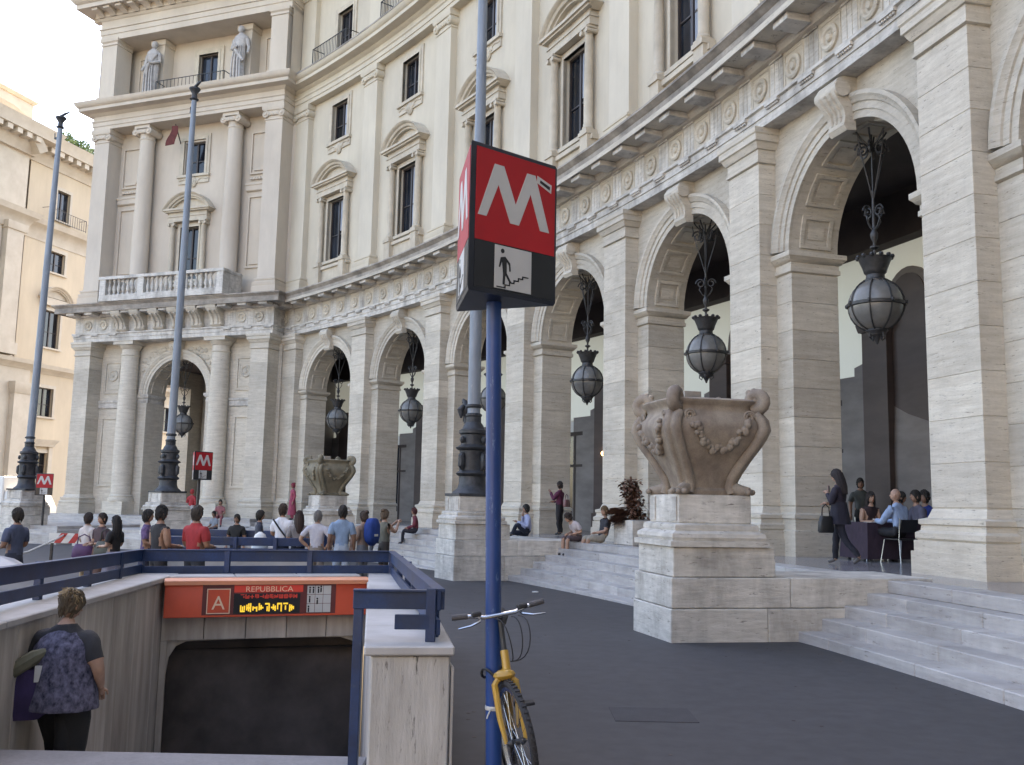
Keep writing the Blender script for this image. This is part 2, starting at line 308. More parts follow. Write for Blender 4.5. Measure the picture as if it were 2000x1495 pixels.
me_uw = holewall(0, L, 12.2, 22.5, UW, UG+.1, [W1, W2]).mesh('upper_wall', 'plaster', cyl, ang=0)
me_uw3 = holewall(0, L, 23.9, 29.2, UW+.1, UG+.2, [W3]).mesh('attic_wall', 'plaster', cyl, ang=0)
def frame(h, y, w=.24, pr=.06, ears=True):
    b = MB(); x0, x1, z0, z1 = h
    for p, q in ((w, pr), (w*.45, pr+.035)):
        b.box(x0-p, x0, y-q, y+.05, z0, z1); b.box(x1, x1+p, y-q, y+.05, z0, z1); b.box(x0-p, x1+p, y-q, y+.05, z1, z1+p)
    b.box(x0-w-.06, x1+w+.06, y-pr-.1, y+.05, z0-.14, z0)
    return b
def sash(h, y, mull=2, cur=True):
    x0, x1, z0, z1 = h; f = MB(); w = .07; m = (x0+x1)/2
    for a, c, d, e in ((x0, x0+w, z0, z1), (x1-w, x1, z0, z1), (x0+w, x1-w, z1-w, z1), (x0+w, x1-w, z0, z0+w), (m-.05, m+.05, z0+w, z1-w)): f.box(a, c, y-.07, y+.02, d, e)
    zz = z0+(z1-z0)*.42
    f.box(x0+w, m-.05, y-.04, y+.01, zz, zz+.05); f.box(m+.05, x1-w, y-.04, y+.01, zz, zz+.05)
    p = MB(); p.box(x0, x1, y, y+.02, z0, z1); return f, p
def window(h, fr, y, par, k, fn, mats=('trim', 'wood', 'glass'), parent_root=True, loc=None):
    pass
def aedicule(c, wall, z0=13.68, zt=16.82):
    b = MB(); f = wall-.42; pd = MB()
    pd.box(c-1.42, c+1.42, wall-.16, wall+.05, 12.2, 13.25); pd.box(c-1.5, c+1.5, wall-.26, wall+.05, 13.25, 13.4)
    for sx in (-1, 1): pd.box(c+sx*1.15-.24, c+sx*1.15+.24, f+.05, wall+.05, 12.2, 13.42); pd.box(c+sx*1.15-.27, c+sx*1.15+.27, f, wall+.04, 13.42, 13.55)
    b.box(c-1.42, c+1.42, f+.08, wall+.05, 17.08, 17.34, 2); b.box(c-1.46, c+1.46, f+.04, wall+.05, 17.34, 17.4, 2); b.box(c-1.40, c+1.40, f+.1, wall+.05, 17.4, 17.6, 2)
    b.box(c-1.6, c+1.6, f-.06, wall+.05, 17.6, 17.68, 2); b.box(c-1.7, c+1.7, f-.14, wall+.05, 17.68, 17.78, 2)
    q = MB(); a0 = math.asin((17.78-16.62)/2.06); rr = 2.06
    q.arc(c, 16.62, a0-.05, pi-a0+.05, [(rr-.3, wall), (rr-.3, f+.1), (rr-.22, f+.1), (rr-.2, f), (rr-.1, f-.04), (rr-.06, f-.14), (rr, f-.18), (rr+.02, wall)], 20)
    q.prism([(c+1.55*cos(t)*1.05, wall-.14, 17.79+.62*sin(t)) for t in [pi*i/12 for i in range(13)]], (0, .2, 0))
    cols = []
    for sx in (-1, 1):
        e = MB(); x = c+sx*1.15; e.box(x-.2, x+.2, f+.02, f+.42, 13.55, 13.62)
        e.lathe([(.19, 13.62), (.2, 13.68), (.16, 13.74), (.165, 13.8), (.15, 13.84), (.155, 14.8), (.132, 16.66), (.15, 16.7), (.15, 16.74), (.13, 16.76), (.15, 16.85), (.2, 16.98)], x, f+.22, 12)
        e.box(x-.22, x+.22, f, f+.44, 16.99, 17.07)
        for vx in (-.18, .18): e.lathey([(.085, f+.0), (.09, f+.03), (.06, f+.22), (.09, f+.41), (.085, f+.44)], x+vx, 16.9, 10)
        cols.append(e)
    return b, q, cols, pd
AE = aedicule(AC, UW); me_pd = AE[3].mesh('window_pedestal', 'trim', cyl)
me_ae = AE[0].mesh('window_surround', 'trim', cyl); me_pe = AE[1].mesh('pediment', 'trim', cyl); me_cl = [e.mesh('colonnette', 'trim', cyl) for e in AE[2]]
me_f1 = frame(W1, UW, .22, .07).mesh('window_architrave', 'trim', cyl)
def cart(c, y, z):
    b = frame((c-.72, c+.72, z, z+2.), y, .3, .07); b.box(c-1.02, c+1.02, y-.07, y+.04, z-.5, z-.13)
    b.ball((c, y-.05, z-.42), (.24, .12, .32), 10, 7); b.ball((c, y-.12, z-.4), (.14, .08, .2), 8, 6)
    for sx in (-1, 1): b.lathey([(.1, y+.02), (.11, y-.1), (.04, y-.13)], c+sx*.3, z-.34, 10); b.tube([(c+sx*.3, y-.06, z-.3), (c+sx*.6, y-.08, z-.22), (c+sx*.95, y-.06, z-.3)], .05, 6)
    return b
me_f2 = cart(AC, UW, W2[2]).mesh('window', 'trim', cyl)
me_f3 = frame(W3, UW+.1, .3, .08).mesh('window', 'trim', cyl)
SA = [sash(h, y) for h, y in ((W1, UG), (W2, UG), (W3, UG+.1))]
me_sf = [a.mesh('window_frame', 'wood', cyl) for a, b in SA]; me_sp = [b.mesh('pane', 'glass', cyl) for a, b in SA]
me_cu = []
for x0, n, zl in ((-.18, 13, 13.75), (-.62, 9, 13.75), (-.5, 8, 15.2)):
    cu = MB()
    for i in range(n): cu.box(AC+.06+x0*.3+i*-.052, AC+.06+x0*.3+i*-.052+.04, UG-.014-.008*(i % 2), UG-.004, zl, 16.75)
    me_cu.append(cu.mesh('curtain', 'curtain', cyl))
me_cu2 = MB().box(AC-.64, AC-.08, UG-.012, UG-.004, 20.0, 21.8).mesh('blind', 'curtain', cyl)
UB = [(12.2, .2), (12.72, .2), (12.73, .16), (12.78, .18), (12.92, .18), (12.95, .1), (13.02, .1), (13.04, .13), (13.12, .13), (13.16, .02), (13.22, 0)]
def ucap(x0, x1, y0, y1, z=21.7, top=22.5):
    return [(z, 0), (z+.02, .04), (z+.08, .04), (z+.09, .01), (z+.24, .01), (z+.25, .05), (z+.5, .07), (z+.51, .12), (z+.62, .16), (top-.02, .16)]
def ionic(b, x0, x1, y, z, d=.3):
    for x in (x0+.04, x1-.04): b.lathey([(.2, y+d), (.2, y-.1), (.16, y-.13), (.14, y-.1), (.09, y-.1), (.07, y-.15), (0, y-.15)], x, z, 16)
    n = 5
    for i in range(n): b.ball((x0+.28+(x1-x0-.56)*i/(n-1), y-.06, z+.02), (.09, .08, .13), 7, 5)
up_ = MB(); up_.stack(-.6, .6, UP, UW+.1, UB+ucap(-.6, .6, UP, UW)); ionic(up_, -.6, .6, UP, 22.02)
me_up = up_.mesh('upper_pilaster', 'plaster', cyl)
EN2 = [(.5, 22.48), (.02, 22.48), (.02, 22.68), (-.02, 22.685), (-.02, 22.9), (-.08, 22.95), (-.08, 23.0), (.02, 23.02), (.02, 23.28), (-.1, 23.34), (-.16, 23.42), (-.55, 23.46), (-.55, 23.64), (-.6, 23.66), (-.7, 23.8), (-.72, 23.88), (.6, 23.98), (.6, 22.48)]
me_e2 = MB().sweep(-L/2, L/2, EN2, 4).mesh('upper_entablature', 'plaster', cyl)
me_e2t = MB().sweep(-L/2, L/2, [(-.74, 23.882), (-.74, 23.96), (.58, 24.05), (.58, 23.985)], 4).mesh('ledge_slab', 'weather', cyl)
me_p3 = MB().stack(-.62, .62, .25, .6, [(23.98, .08), (24.4, .08), (24.42, 0), (28.6, 0), (28.62, .06), (28.75, .1), (28.9, .1)]).mesh('attic_pilaster', 'plaster', cyl)
TOP = [(.6, 28.9), (.18, 28.9), (.18, 29.4), (.05, 29.45), (0, 29.6), (-.1, 29.66), (-1.0, 29.7), (-1.0, 30.0), (-1.2, 30.3), (-1.25, 30.5), (14, 31.2), (14, 30.9), (.6, 30.2)]
me_tp = MB().sweep(-L/2, L/2, TOP, 4).mesh('top_cornice', 'plaster', cyl)
me_rw = MB().sweep(-L/2, L/2, [(13, 0), (13, 30.95), (13.4, 30.95), (13.4, 0)], 3).mesh('rear_wall', 'plaster', cyl)
def railing(x0, x1, y, z0, z1, n, curve=True):
    b = MB(); b.box(x0, x1, y-.02, y+.02, z1-.03, z1, 4); b.box(x0, x1, y-.015, y+.015, z0+.06, z0+.09, 4)
    for i in range(n+1):
        x = x0+(x1-x0)*i/n; b.box(x-.011, x+.011, y-.011, y+.011, z0, z1-.03)
    for x in (x0, x1): b.box(x-.02, x+.02, y, y+.7, z1-.03, z1); b.box(x-.02, x+.02, y-.02, y+.02, z0, z1)
    return b
me_br = railing(AC-1.6, AC+1.6, -.45, 24.0, 25.0, 22).mesh('balcony_railing', 'iron', cyl)
# ---- portico inside
me_iw = MB().sweep(-L/2, L/2, [(5, ZF-.05), (5, 9.75), (5.3, 9.75), (5.3, ZF-.05)], 4).mesh('inner_wall', 'innerw', cyl)
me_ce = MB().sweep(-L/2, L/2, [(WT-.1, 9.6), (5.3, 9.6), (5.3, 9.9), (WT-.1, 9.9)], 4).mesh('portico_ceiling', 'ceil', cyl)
me_ib = MB().sweep(-L/2, L/2, [(4.5, 8.42), (5.0, 8.42), (5.0, 9.6), (4.5, 9.6)], 4).mesh('ceiling_beam', 'ceil', cyl)  # dark band on the upper back wall, its shade put into the colour
sc_ = 6.97/L; br = MB(); cgb = .06*L
pts = [(-3.2, ZF), (3.2, ZF), (3.2, 5.28), (2.05, 5.28), (2.05, 5.5)]+[(2.05-1.3*sin(t), 5.5+1.5*(1-cos(t))) for t in [.25*i*pi/2 for i in range(1, 5)]]+[(.75*cos(t), 7.02+.75*sin(t)) for t in [pi*i/12 for i in range(13)]]
pts += [(-2.05+1.3*sin(t), 5.5+1.5*(1-cos(t))) for t in [.25*i*pi/2 for i in (4, 3, 2, 1)]]+[(-2.05, 5.5), (-2.05, 5.28), (-3.2, 5.28)]
br.prism([(cgb+x/sc_, 4.82, z) for x, z in pts], (0, .2, 0)); me_bg = br.mesh('marble_shopfront', 'brown', cyl)
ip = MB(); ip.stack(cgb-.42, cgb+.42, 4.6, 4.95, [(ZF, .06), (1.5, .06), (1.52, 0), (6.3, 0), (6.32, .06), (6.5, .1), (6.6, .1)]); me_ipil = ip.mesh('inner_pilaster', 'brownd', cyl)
ni = MB(); ni.prism([(cgb+x/sc_, 4.79, z) for x, z in [(-.6, ZF), (.6, ZF), (.6, 7.0)]+[(.6*cos(t), 7.0+.6*sin(t)) for t in [pi*i/10 for i in range(1, 10)]]+[(-.6, 7.0)]], (0, .06, 0)); me_ni = ni.mesh('dark_arch_plate', 'brownd', cyl)  # flat dark arch plate, slightly proud of the shopfront
sd_ = MB(); sd_.box(AC-1.05, AC+1.05, 4.86, 4.9, ZF, 4.6); me_sd = sd_.mesh('shop_door', 'glass', cyl)
sdf = MB()
for a, c, d, e in ((AC-1.15, AC-1.0, ZF, 4.7), (AC+1.0, AC+1.15, ZF, 4.7), (AC-1.0, AC+1.0, 4.55, 4.7), (AC-.06, AC+.06, ZF, 4.55), (AC-1.0, AC+1.0, 3.3, 3.4)): sdf.box(a, c, 4.8, 4.87, d, e)
me_sdf = sdf.mesh('door_frame', 'wood', cyl)
bk = MB(); bk.box(-.5*L, .5*L, 4.93, 5.0, 5.2, 8.42, 3); me_bk = bk.mesh('added_glow_panel', 'wallglow', cyl)  # upper back wall panel with the added glow
K0, K1 = -2, 6
for k in range(K0, K1+1):
    p = exo('pilaster', me_pil, k)
    for m in me_pb: exo('stone_block', m, k, p)
    p = exo('pier', me_pier, k)
    for m in me_jb: exo('stone_block', m, k, p)
    exo('architrave', me_ar, k); p = exo('frieze', me_fr, k); c = exo('cornice', me_co, k); exo('cornice_crown', me_cor, k, c)
    for q in range(-2, 3):
        o = ob('triglyph', me_tg, p); o.rotation_euler[2] = q*DL/5
        o = ob('mutule', me_mu, c); o.rotation_euler[2] = q*DL/5
        o = ob('roundel', me_ro, p); o.rotation_euler[2] = (q+.5)*DL/5
    exo('upper_pilaster', me_up, k); e2 = exo('upper_entablature', me_e2, k); exo('ledge_slab', me_e2t, k, e2); exo('attic_pilaster', me_p3, k)
    exo('top_cornice', me_tp, k); exo('rear_wall', me_rw, k); iw = exo('inner_wall', me_iw, k); exo('added_glow_panel', me_bk, k, iw); c = exo('portico_ceiling', me_ce, k); exo('ceiling_beam', me_ib, k, c)
    b = exo('marble_shopfront', me_bg, k); exo('dark_arch_plate', me_ni, k, b); o_ = exo('inner_pilaster', me_ipil, k, b); o_.rotation_euler[2] = .95/R0
    if k == K1: continue
    p = exo('arch_wall', me_aw, k); exo('archivolt', me_av, k, p); exo('keystone', me_ks, k, p)
    for m in me_cf: exo('coffer', m, k, p)
    exo('upper_wall', me_uw, k); exo('attic_wall', me_uw3, k)
    w = exo('window', me_ae, k)
    for m, nm in ((me_pe, 'pediment'), (me_cl[0], 'colonnette'), (me_cl[1], 'colonnette'), (me_f1, 'architrave'), (me_sf[0], 'sash'), (me_sp[0], 'pane'), (me_pd, 'pedestal'), (me_cu[(k*5+1) % 3], 'curtain')): exo(nm, m, k, w)
    for j, m in ((1, me_f2), (2, me_f3)):
        w = exo('window', m, k); exo('sash', me_sf[j], k, w); exo('pane', me_sp[j], k, w)
        if j == 1 and k % 2: exo('blind', me_cu2, k, w)
    exo('balcony_railing', me_br, k)
    d = exo('shop_door', me_sd, k); exo('door_frame', me_sdf, k, d)
ew = MB(); ew.box(-L/2-.3, -L/2, .5, 13, 0, 30.5); ex_ = exo('end_wall', ew.mesh('end_wall', 'plaster', cyl), K0)
ew = MB(); ew.box(L/2-.3, L/2, 5, 13, 0, 30.5); exo('end_wall', ew.mesh('end_wall', 'plaster', cyl), K1)
sm = MB(); sm.sweep(-8.5*L, (K0-.5)*L-.31, [(0, 0), (0, 10.6), (-.7, 11.7), (-.7, 12.1), (.4, 12.3), (.4, 30), (13, 30.5), (13, 0)], 24); exo('unseen_wing', sm.mesh('unseen_arc_wing', 'trav', cyl), 0).name = 'unseen_arc_wing'  # unseen rest of the arc, added plain to block sky from the right
# ---- platform and steps
OE = -1.71
pf = MB(); pf.sweep((-8.4)*L, (K1+.2)*L, [(OE, -.6), (OE, ZF), (13, ZF), (13, -.6)], 40)
tag(pf.build('platform', 'marble', None, CX, 0, cyl, ang=0), kind='structure')
EVEN = (-2, 0, 2, 4, 6)
for a, b in zip(EVEN, EVEN[1:]):
    fl = tag(ob('steps', None, None, CX, 0), kind='structure'); s0, s1 = a*L+.73, b*L-.73
    for t in range(8):
        zt = ZF-.17*(t+1) if t else ZF-.17; o1 = OE-.355*t; lo = o1-.355; ztop = ZF-.17*(t+1)
        n = 7; off = .4*(t % 3); cuts = [s0]+[s0+(s1-s0)*(i+.3+.25*((t*7+i*3) % 4)/4)/n for i in range(1, n)]+[s1]
        for x0, x1 in zip(cuts, cuts[1:]):
            MB().box(x0+.003, x1-.003, lo, o1+.02, ztop-.2, ztop, 2).build('step_stone', 'step', fl, fn=cyl, bev=.012)
    cuts = [s0+(s1-s0)*i/8 for i in range(9)]
    for x0, x1 in zip(cuts, cuts[1:]): MB().box(x0+.003, x1-.003, OE-.03, OE+.45, ZF-.17, ZF+.004, 2).build('step_stone', 'step', fl, fn=cyl, bev=.012)
# ---------------------------------------------------------------- corner pavilion
PA = Vector((-12.25, 47.9, 0)); PE = Vector((-.939, .346, 0)).normalized(); PN = Vector((.346, .939, 0)).normalized()
def pav(p): q = PE*p[0]+PN*p[1]; return (q.x, q.y, p[2])
PC = 6.48; PW = .95; PD = 11.
PV = thing('corner_pavilion', 'flat-fronted corner pavilion with giant columns, balustrade balcony and two statues up top', 'building', (PA.x, PA.y, ZF))
def po(name, mb, mat, par=None, bev=0., ang=35): return ob(name, mb.mesh(name, mat, pav, bev, ang), par or PV, (0, 0, -ZF) if par is None else (0, 0, 0))
b = MB(); b.box(-.3, 13.3, -1.5, PD, -.7, ZF-.002); po('base_platform', b, 'step')
for t in range(6):
    b = MB(); b.box(-.6, 13.9+.36*t, -1.5-.36*(t+1), -1.5-.36*t, -.7, ZF-.17*(t+1)); po('base_step', b, 'step', bev=.01)
for x0, x1 in ((.2, 1.25), (PC*2-1.25, PC*2-.2)):
    p = po('pilaster', pil(x0, x1, 0, PW+.1), 'trav')
    for bb in blockset(x0, x1, 0, PW+.05, SH): po('stone_block', bb, 'trav', p, .004)
    p = MB(); p.stack(x0, x1, .2, PW+.3, UB+ucap(0, 0, 0, 0)); ionic(p, x0, x1, .2, 22.02); po('upper_pilaster', p, 'plasterw')
    p = MB(); p.stack(x0, x1, .25, PW+.5, [(23.98, .1), (24.5, .1), (24.52, 0), (27.6, 0), (27.62, .05), (27.75, .05), (27.77, .02), (27.85, .1), (28.0, .12)]); po('attic_pilaster', p, 'plasterw')
# side return of the right pilaster, wall with the arch
aw = MB(); ps = [(PC+1.93*cos(a), AZ+1.93*sin(a)) for a in ang]
for y in (PW, PW+1.35):
    for xa, xb in ((0, PC-1.93), (PC+1.93, PC*2)): aw.add([(xa, y, ZF), (xb, y, ZF), (xb, y, 10.5), (xa, y, 10.5)], [(0, 1, 2, 3)])
    for (x0, z0), (x1, z1) in zip(ps, ps[1:]): aw.add([(x0, y, z0), (x1, y, z1), (x1, y, 10.5), (x0, y, 10.5)], [(0, 1, 2, 3)])
for (x0, z0), (x1, z1) in zip([(PC-1.93, ZF)]+ps, ps+[(PC+1.93, ZF)]): aw.add([(x0, PW, z0), (x1, PW, z1), (x1, PW+1.35, z1), (x0, PW+1.35, z0)], [(0, 1, 2, 3)])
for x in (0, PC*2): aw.add([(x, PW, ZF), (x, PW+1.35, ZF), (x, PW+1.35, 10.5), (x, PW, 10.5)], [(0, 1, 2, 3)])
A_ = po('arch_wall', aw, 'trav', ang=30)
b = MB().arc(PC, AZ, .0, pi, [(1.926+r, PW+o-WO) for r, o in ARP], 28); po('archivolt', b, 'trav', A_)
po('keystone', keystone(PC, PW), 'trav', A_)
for i in range(7): po('coffer', coffer(pi*i/7, pi*(i+1)/7, PC, 1.93, AZ, PW, PW+1.35), 'trav', A_)
for sx in (-1, 1):
    x = PC+sx*2.28; b = MB(); b.stack(x-.35, x+.35, PW, PW+1.3, [(6.84, .02), (6.95, .05), (6.96, .02), (7.08, .02), (7.1, .06), (7.2, .13), (7.3, .13)]); po('impost', b, 'travl')
    b = MB(); x0 = PC+sx*2.28; b.box(x0-.34, x0+.34, PW-.06, PW+.05, ZF, 6.84); po('jamb', b, 'trav')
    rel = MB(); random.seed(5+sx)                                   # spandrel carving
    for i in range(46):
        t = random.random(); a = pi/2-sx*(.25+.95*t); r = 2.5+random.random()*(.1+.75*t); X, Z = PC+r*cos(a), AZ+r*sin(a)
        if Z < 10.1 and abs(X-PC) < 2.5: rel.ball((X, PW, Z), (.08+.1*random.random(), .06, .06+.1*random.random()), 6, 4)
    po('spandrel_carving', rel, 'trav', A_)
    xp = .2+1.05 if sx > 0 else 0
    x0, x1 = (1.5, 2.75) if sx < 0 else (PC*2-2.75, PC*2-1.5)
    for z0, z1, dsc in ((2.3, 6.1, 0), (7.4, 9.2, 1)):
        f = MB()
        for a, c, d, e in ((x0, x0+.12, z0, z1), (x1-.12, x1, z0, z1), (x0+.12, x1-.12, z1-.12, z1), (x0+.12, x1-.12, z0, z0+.12)): f.box(a, c, PW-.06, PW+.03, d, e)
        f.box(x0+.22, x1-.22, PW-.03, PW+.03, z0+.22, z1-.22)
        q = po('wall_panel', f, 'trav')
        if dsc: po('roundel', roundel((x0+x1)/2, PW-.03, 8.4, .32), 'trav', q)
    f = MB(); f.stack(x0-.25, x1+.25, PW-.02, PW+.1, [(6.55, 0), (6.6, .06), (6.85, .06), (6.9, .1), (7.0, .1)]); po('band_moulding', f, 'travl')
    cx = PC+sx*2.97                                                  # giant columns
    col = MB(); col.stack(cx-.66, cx+.66, -.02, PW+.2, [(ZF, .0), (1.5, .0)])
    col.lathe([(.66, 1.5), (.68, 1.58), (.66, 1.68), (.58, 1.72), (.6, 1.8), (.53, 1.86), (.52, 1.95), (.525, 4.5), (.45, 9.36), (.49, 9.4), (.49, 9.46), (.45, 9.48), (.45, 9.72), (.5, 9.75), (.62, 9.95)], cx, .58, 28)
    col.stack(cx-.66, cx+.66, -.06, PW, [(9.96, 0), (10.12, 0), (10.13, .03), (10.168, .03)]); po('column', col, 'trav')
    col = MB(); col.stack(cx-.6, cx+.6, .1, PW+.4, [(12.2, .06), (12.8, .06), (12.82, 0), (13.0, 0)])
    col.lathe([(.56, 13.0), (.58, 13.1), (.5, 13.18), (.46, 13.24), (.465, 16), (.395, 21.66), (.43, 21.7), (.43, 21.78), (.4, 21.8), (.4, 21.9), (.46, 22.1)], cx, .72, 24)
    col.box(cx-.52, cx+.52, .2, 1.3, 22.3, 22.48); ionic(col, cx-.5, cx+.5, .3, 22.1, .8); col.box(cx-.42, cx+.42, .32, 1.2, 22.1, 22.3); po('upper_column', col, 'plasterw')
    for z0, z1 in ((14.0, 18.0), (19.2, 21.6)):
        f = MB()
        for a, c, d, e in ((x0, x0+.1, z0, z1), (x1-.1, x1, z0, z1), (x0+.1, x1-.1, z1-.1, z1), (x0+.1, x1-.1, z0, z0+.1)): f.box(a, c, 1.1, 1.2, d, e)
        f.box(x0+.25, x1-.25, 1.12, 1.2, z0+.2, z0+.34); po('wall_panel', f, 'plasterw')
    f = MB(); f.stack(x0-.1, x1+.1, 1.12, 1.25, [(18.25, 0), (18.3, .06), (18.55, .06), (18.6, .1), (18.7, .1)])
    for i in range(6): f.ball((x0+.2+i*.18, 1.1, 18.95), (.1, .06, .08), 6, 4)
    po('band_moulding', f, 'plasterw')
# entablatures that return round the corner
b = MB(); b.stack(0, PC*2, 0, PD, [(10.17, 0), (10.37, 0), (10.375, .03), (10.56, .03), (10.58, .09), (10.65, .09), (10.652, 0), (10.66, -.08), (11.54, -.08), (11.56, .04), (11.64, .1)]); po('architrave', b, 'travl')
b = MB(); b.stack(0, PC*2, 0, PD, [(11.64, .1), (11.66, .12), (11.74, .12), (11.742, .72), (11.70, .72), (11.702, .76), (11.98, .76), (12.0, .8), (12.08, .86), (12.1, .9), (12.16, .9), (12.25, -.3)]); CO = po('cornice', b, 'weather')
for i in range(11):
    x = .25+i*(PC*2-.5)/10
    b = MB(); b.box(x-.27, x+.27, -.66, -.1, 11.58, 11.735); po('mutule', b, 'travl', CO, .012)
    if abs(x-PC) > 3.3: po('triglyph', triglyph(x, .08), 'travl', CO)
for x in (.9, 1.95, PC*2-.9, PC*2-1.95, PC*2-2.9): po('roundel', roundel(x, .08), 'trav', CO)
for i in range(6):
    x = PC-3.1+i*1.24; b = MB()
    b.sweep(x-.3, x+.3, [(.1, 10.66), (-.12, 10.66), (-.22, 10.74), (-.2, 10.9), (-.24, 11.1), (-.4, 11.3), (-.62, 11.45), (-.72, 11.6), (-.72, 11.73), (.1, 11.73)], 1)
    for sx in (-1, 1): b.rings([[(x+sx*q, -.06+.13*cos(a), 10.82+.13*sin(a)) for a in [2*pi*j/12 for j in range(12)]] for q in (.28, .35)]); b.rings([[(x+sx*q, -.5+.14*cos(a), 11.56+.14*sin(a)) for a in [2*pi*j/12 for j in range(12)]] for q in (.28, .35)])
    for q in (-.15, .15): b.tube([(x+q, -.22, 10.78), (x+q, -.25, 11.05), (x+q, -.42, 11.27), (x+q, -.64, 11.43)], .06, 6)
    po('balcony_console', b, 'trav')
b = MB(); X0, X1 = PC-4.0, PC+4.0
b.box(X0, X1, -1.0, .6, 12.17, 12.32); b.box(X0+.0, X1, -.98, -.62, 12.32, 12.5); b.box(X0-.04, X1+.04, -1.02, -.58, 13.36, 13.52)
for x in (X0, X0+2.55, X1-2.95, X1-.4): b.box(x, x+.4, -.98, -.62, 12.5, 13.36)
for x in (X0, X1-.36): b.box(x, x+.36, -.62, .6, 12.32, 13.36); b.box(x-.03, x+.39, -.58, .6, 13.36, 13.52)
BL = po('balustrade', b, 'travl')
bal = MB().lathe([(.1, 12.5), (.1, 12.56), (.05, 12.62), (.1, 12.82), (.095, 12.9), (.045, 13.1), (.05, 13.2), (.085, 13.26), (.085, 13.36)], 0, 0, 8)
for xa, xb in ((X0+.4, X0+2.55), (X0+2.95, X1-2.95), (X1-2.55, X1-.4)):
    n = 7
    for i in range(n):
        x = xa+(xb-xa)*(i+.5)/n; c = MB(); c.v = [(v[0]+x, v[1]-.8, v[2]) for v in bal.v]; c.f = bal.f; c.mi = bal.mi; po('baluster', c, 'travl', BL)
# upper walls
V1 = (PC-.62, PC+.62, 13.6, 16.6); V2 = (PC-.68, PC+.68, 19.6, 21.5); V3 = (PC-.66, PC+.66, 24.1, 27.0); UWp = 1.2
b = holewall(0, PC*2, 12.2, 22.5, UWp, UWp+.35, [V1, V2]); b.add([(0, UWp, 12.2), (0, PD, 12.2), (0, PD, 22.5), (0, UWp, 22.5)], [(0, 1, 2, 3)]); b.add([(PC*2, UWp, 12.2), (PC*2, PD, 12.2), (PC*2, PD, 22.5), (PC*2, UWp, 22.5)], [(0, 1, 2, 3)]); po('upper_wall', b, 'plasterw', ang=0)
ae = aedicule(0, 0); 
def shift(m, x, y, z=0, sx=.9):
    m.v = [(v[0]*sx+x, v[1]+y, v[2]+z) for v in m.v]; return m
w = po('window', shift(ae[0], PC, UWp, -.2), 'trim'); po('pediment', shift(ae[1], PC, UWp, -.2), 'trim', w); po('pedestal', shift(ae[3], PC, UWp, -.02), 'trim', w)
for e in ae[2]: po('colonnette', shift(e, PC, UWp, -.2), 'trim', w)
po('window_architrave', frame(V1, UWp, .2, .07), 'trim', w); f, p = sash(V1, UWp+.25); po('sash', f, 'wood', w); po('pane', p, 'glass', w)
w = po('window', cart(PC, UWp, V2[2]), 'trim'); f, p = sash(V2, UWp+.25); po('sash', f, 'wood', w); po('pane', p, 'glass', w)
b = MB(); b.stack(0, PC*2, 0, PD, [(22.48, -.1), (22.68, -.1), (22.685, -.06), (22.9, -.06), (22.95, 0), (23.0, 0), (23.02, -.1), (23.28, -.1), (23.34, .02), (23.42, .1), (23.46, .5), (23.64, .5), (23.66, .55), (23.8, .65), (23.88, .68), (23.96, .7), (24.0, -.3)]); po('upper_entablature', b, 'plasterw')
b = holewall(0, PC*2, 23.95, 28.2, 1.9, 2.2, [V3])
for x in (0, PC*2): b.add([(x, .4, 23.95), (x, PD, 23.95), (x, PD, 28.2), (x, .4, 28.2)], [(0, 1, 2, 3)])
po('attic_wall', b, 'plasterw', ang=0)
w = po('window', frame(V3, 1.9, .35, .1), 'trim'); f, p = sash(V3, 2.1); po('sash', f, 'wood', w); po('pane', p, 'glass', w)
for sx in (-1, 1):
    b = MB(); x = PC+sx*2.97; b.stack(x-.42, x+.42, 1.1, 2.0, [(23.98, .06), (24.2, .06), (24.22, 0), (27.55, 0), (27.6, .08), (27.9, .1)]); po('attic_pier', b, 'plasterw')
    x0, x1 = (1.5, 2.7) if sx < 0 else (PC*2-2.7, PC*2-1.5); f = MB()
    for a, c, d, e in ((x0, x0+.1, 24.6, 27.4), (x1-.1, x1, 24.6, 27.4), (x0+.1, x1-.1, 27.3, 27.4), (x0+.1, x1-.1, 24.6, 24.7)): f.box(a, c, 1.82, 1.95, d, e)
    po('wall_panel', f, 'plasterw')
b = railing(PC-2.3, PC+2.3, .3, 24.02, 25.0, 18); po('balcony_railing', b, 'iron')
b = MB(); b.stack(0, PC*2, .25, PD, [(27.95, 0), (28.3, 0), (28.31, .04), (28.6, .04), (28.62, .1), (28.7, .1), (28.71, 0), (29.15, 0), (29.2, .1), (29.3, .16)]); po('attic_entablature', b, 'plasterw')
b = MB(); b.stack(0, PC*2, .25, PD, [(29.3, .2), (29.34, .24), (29.62, .26), (29.63, .95), (29.6, .95), (29.61, 1.0), (29.85, 1.0), (29.87, 1.05), (30.15, 1.3), (30.25, 1.32), (30.3, -.5)]); TCo = po('top_cornice', b, 'plasterw')
for i in range(16):
    x = .2+i*(PC*2-.4)/15; b = MB(); b.sweep(x-.2, x+.2, [(.1, 29.3), (0, 29.3), (-.1, 29.38), (-.35, 29.46), (-.6, 29.48), (-.62, 29.62), (.1, 29.62)], 1); po('modillion', b, 'plasterw', TCo)
for i in range(6):
    y = .6+i*1.5; b = MB(); b.box(PC*2+.05, PC*2+.75, y-.2, y+.2, 29.34, 29.62); po('modillion', b, 'plasterw', TCo)
b = MB(); b.stack(0, PC*2, .25, PD, [(30.252, 1.34), (30.32, 1.36), (30.33, 1.3), (30.36, -.4)]); po('lead_flashing', b, 'black')
b = MB(); b.box(0, PC*2, 9.8, PD, ZF, 30.2); po('rear_wall', b, 'plasterw')
b = MB(); b.box(0.0, .5, 2.3, 9.8, ZF, 9.7); po('side_wall', b, 'brown')
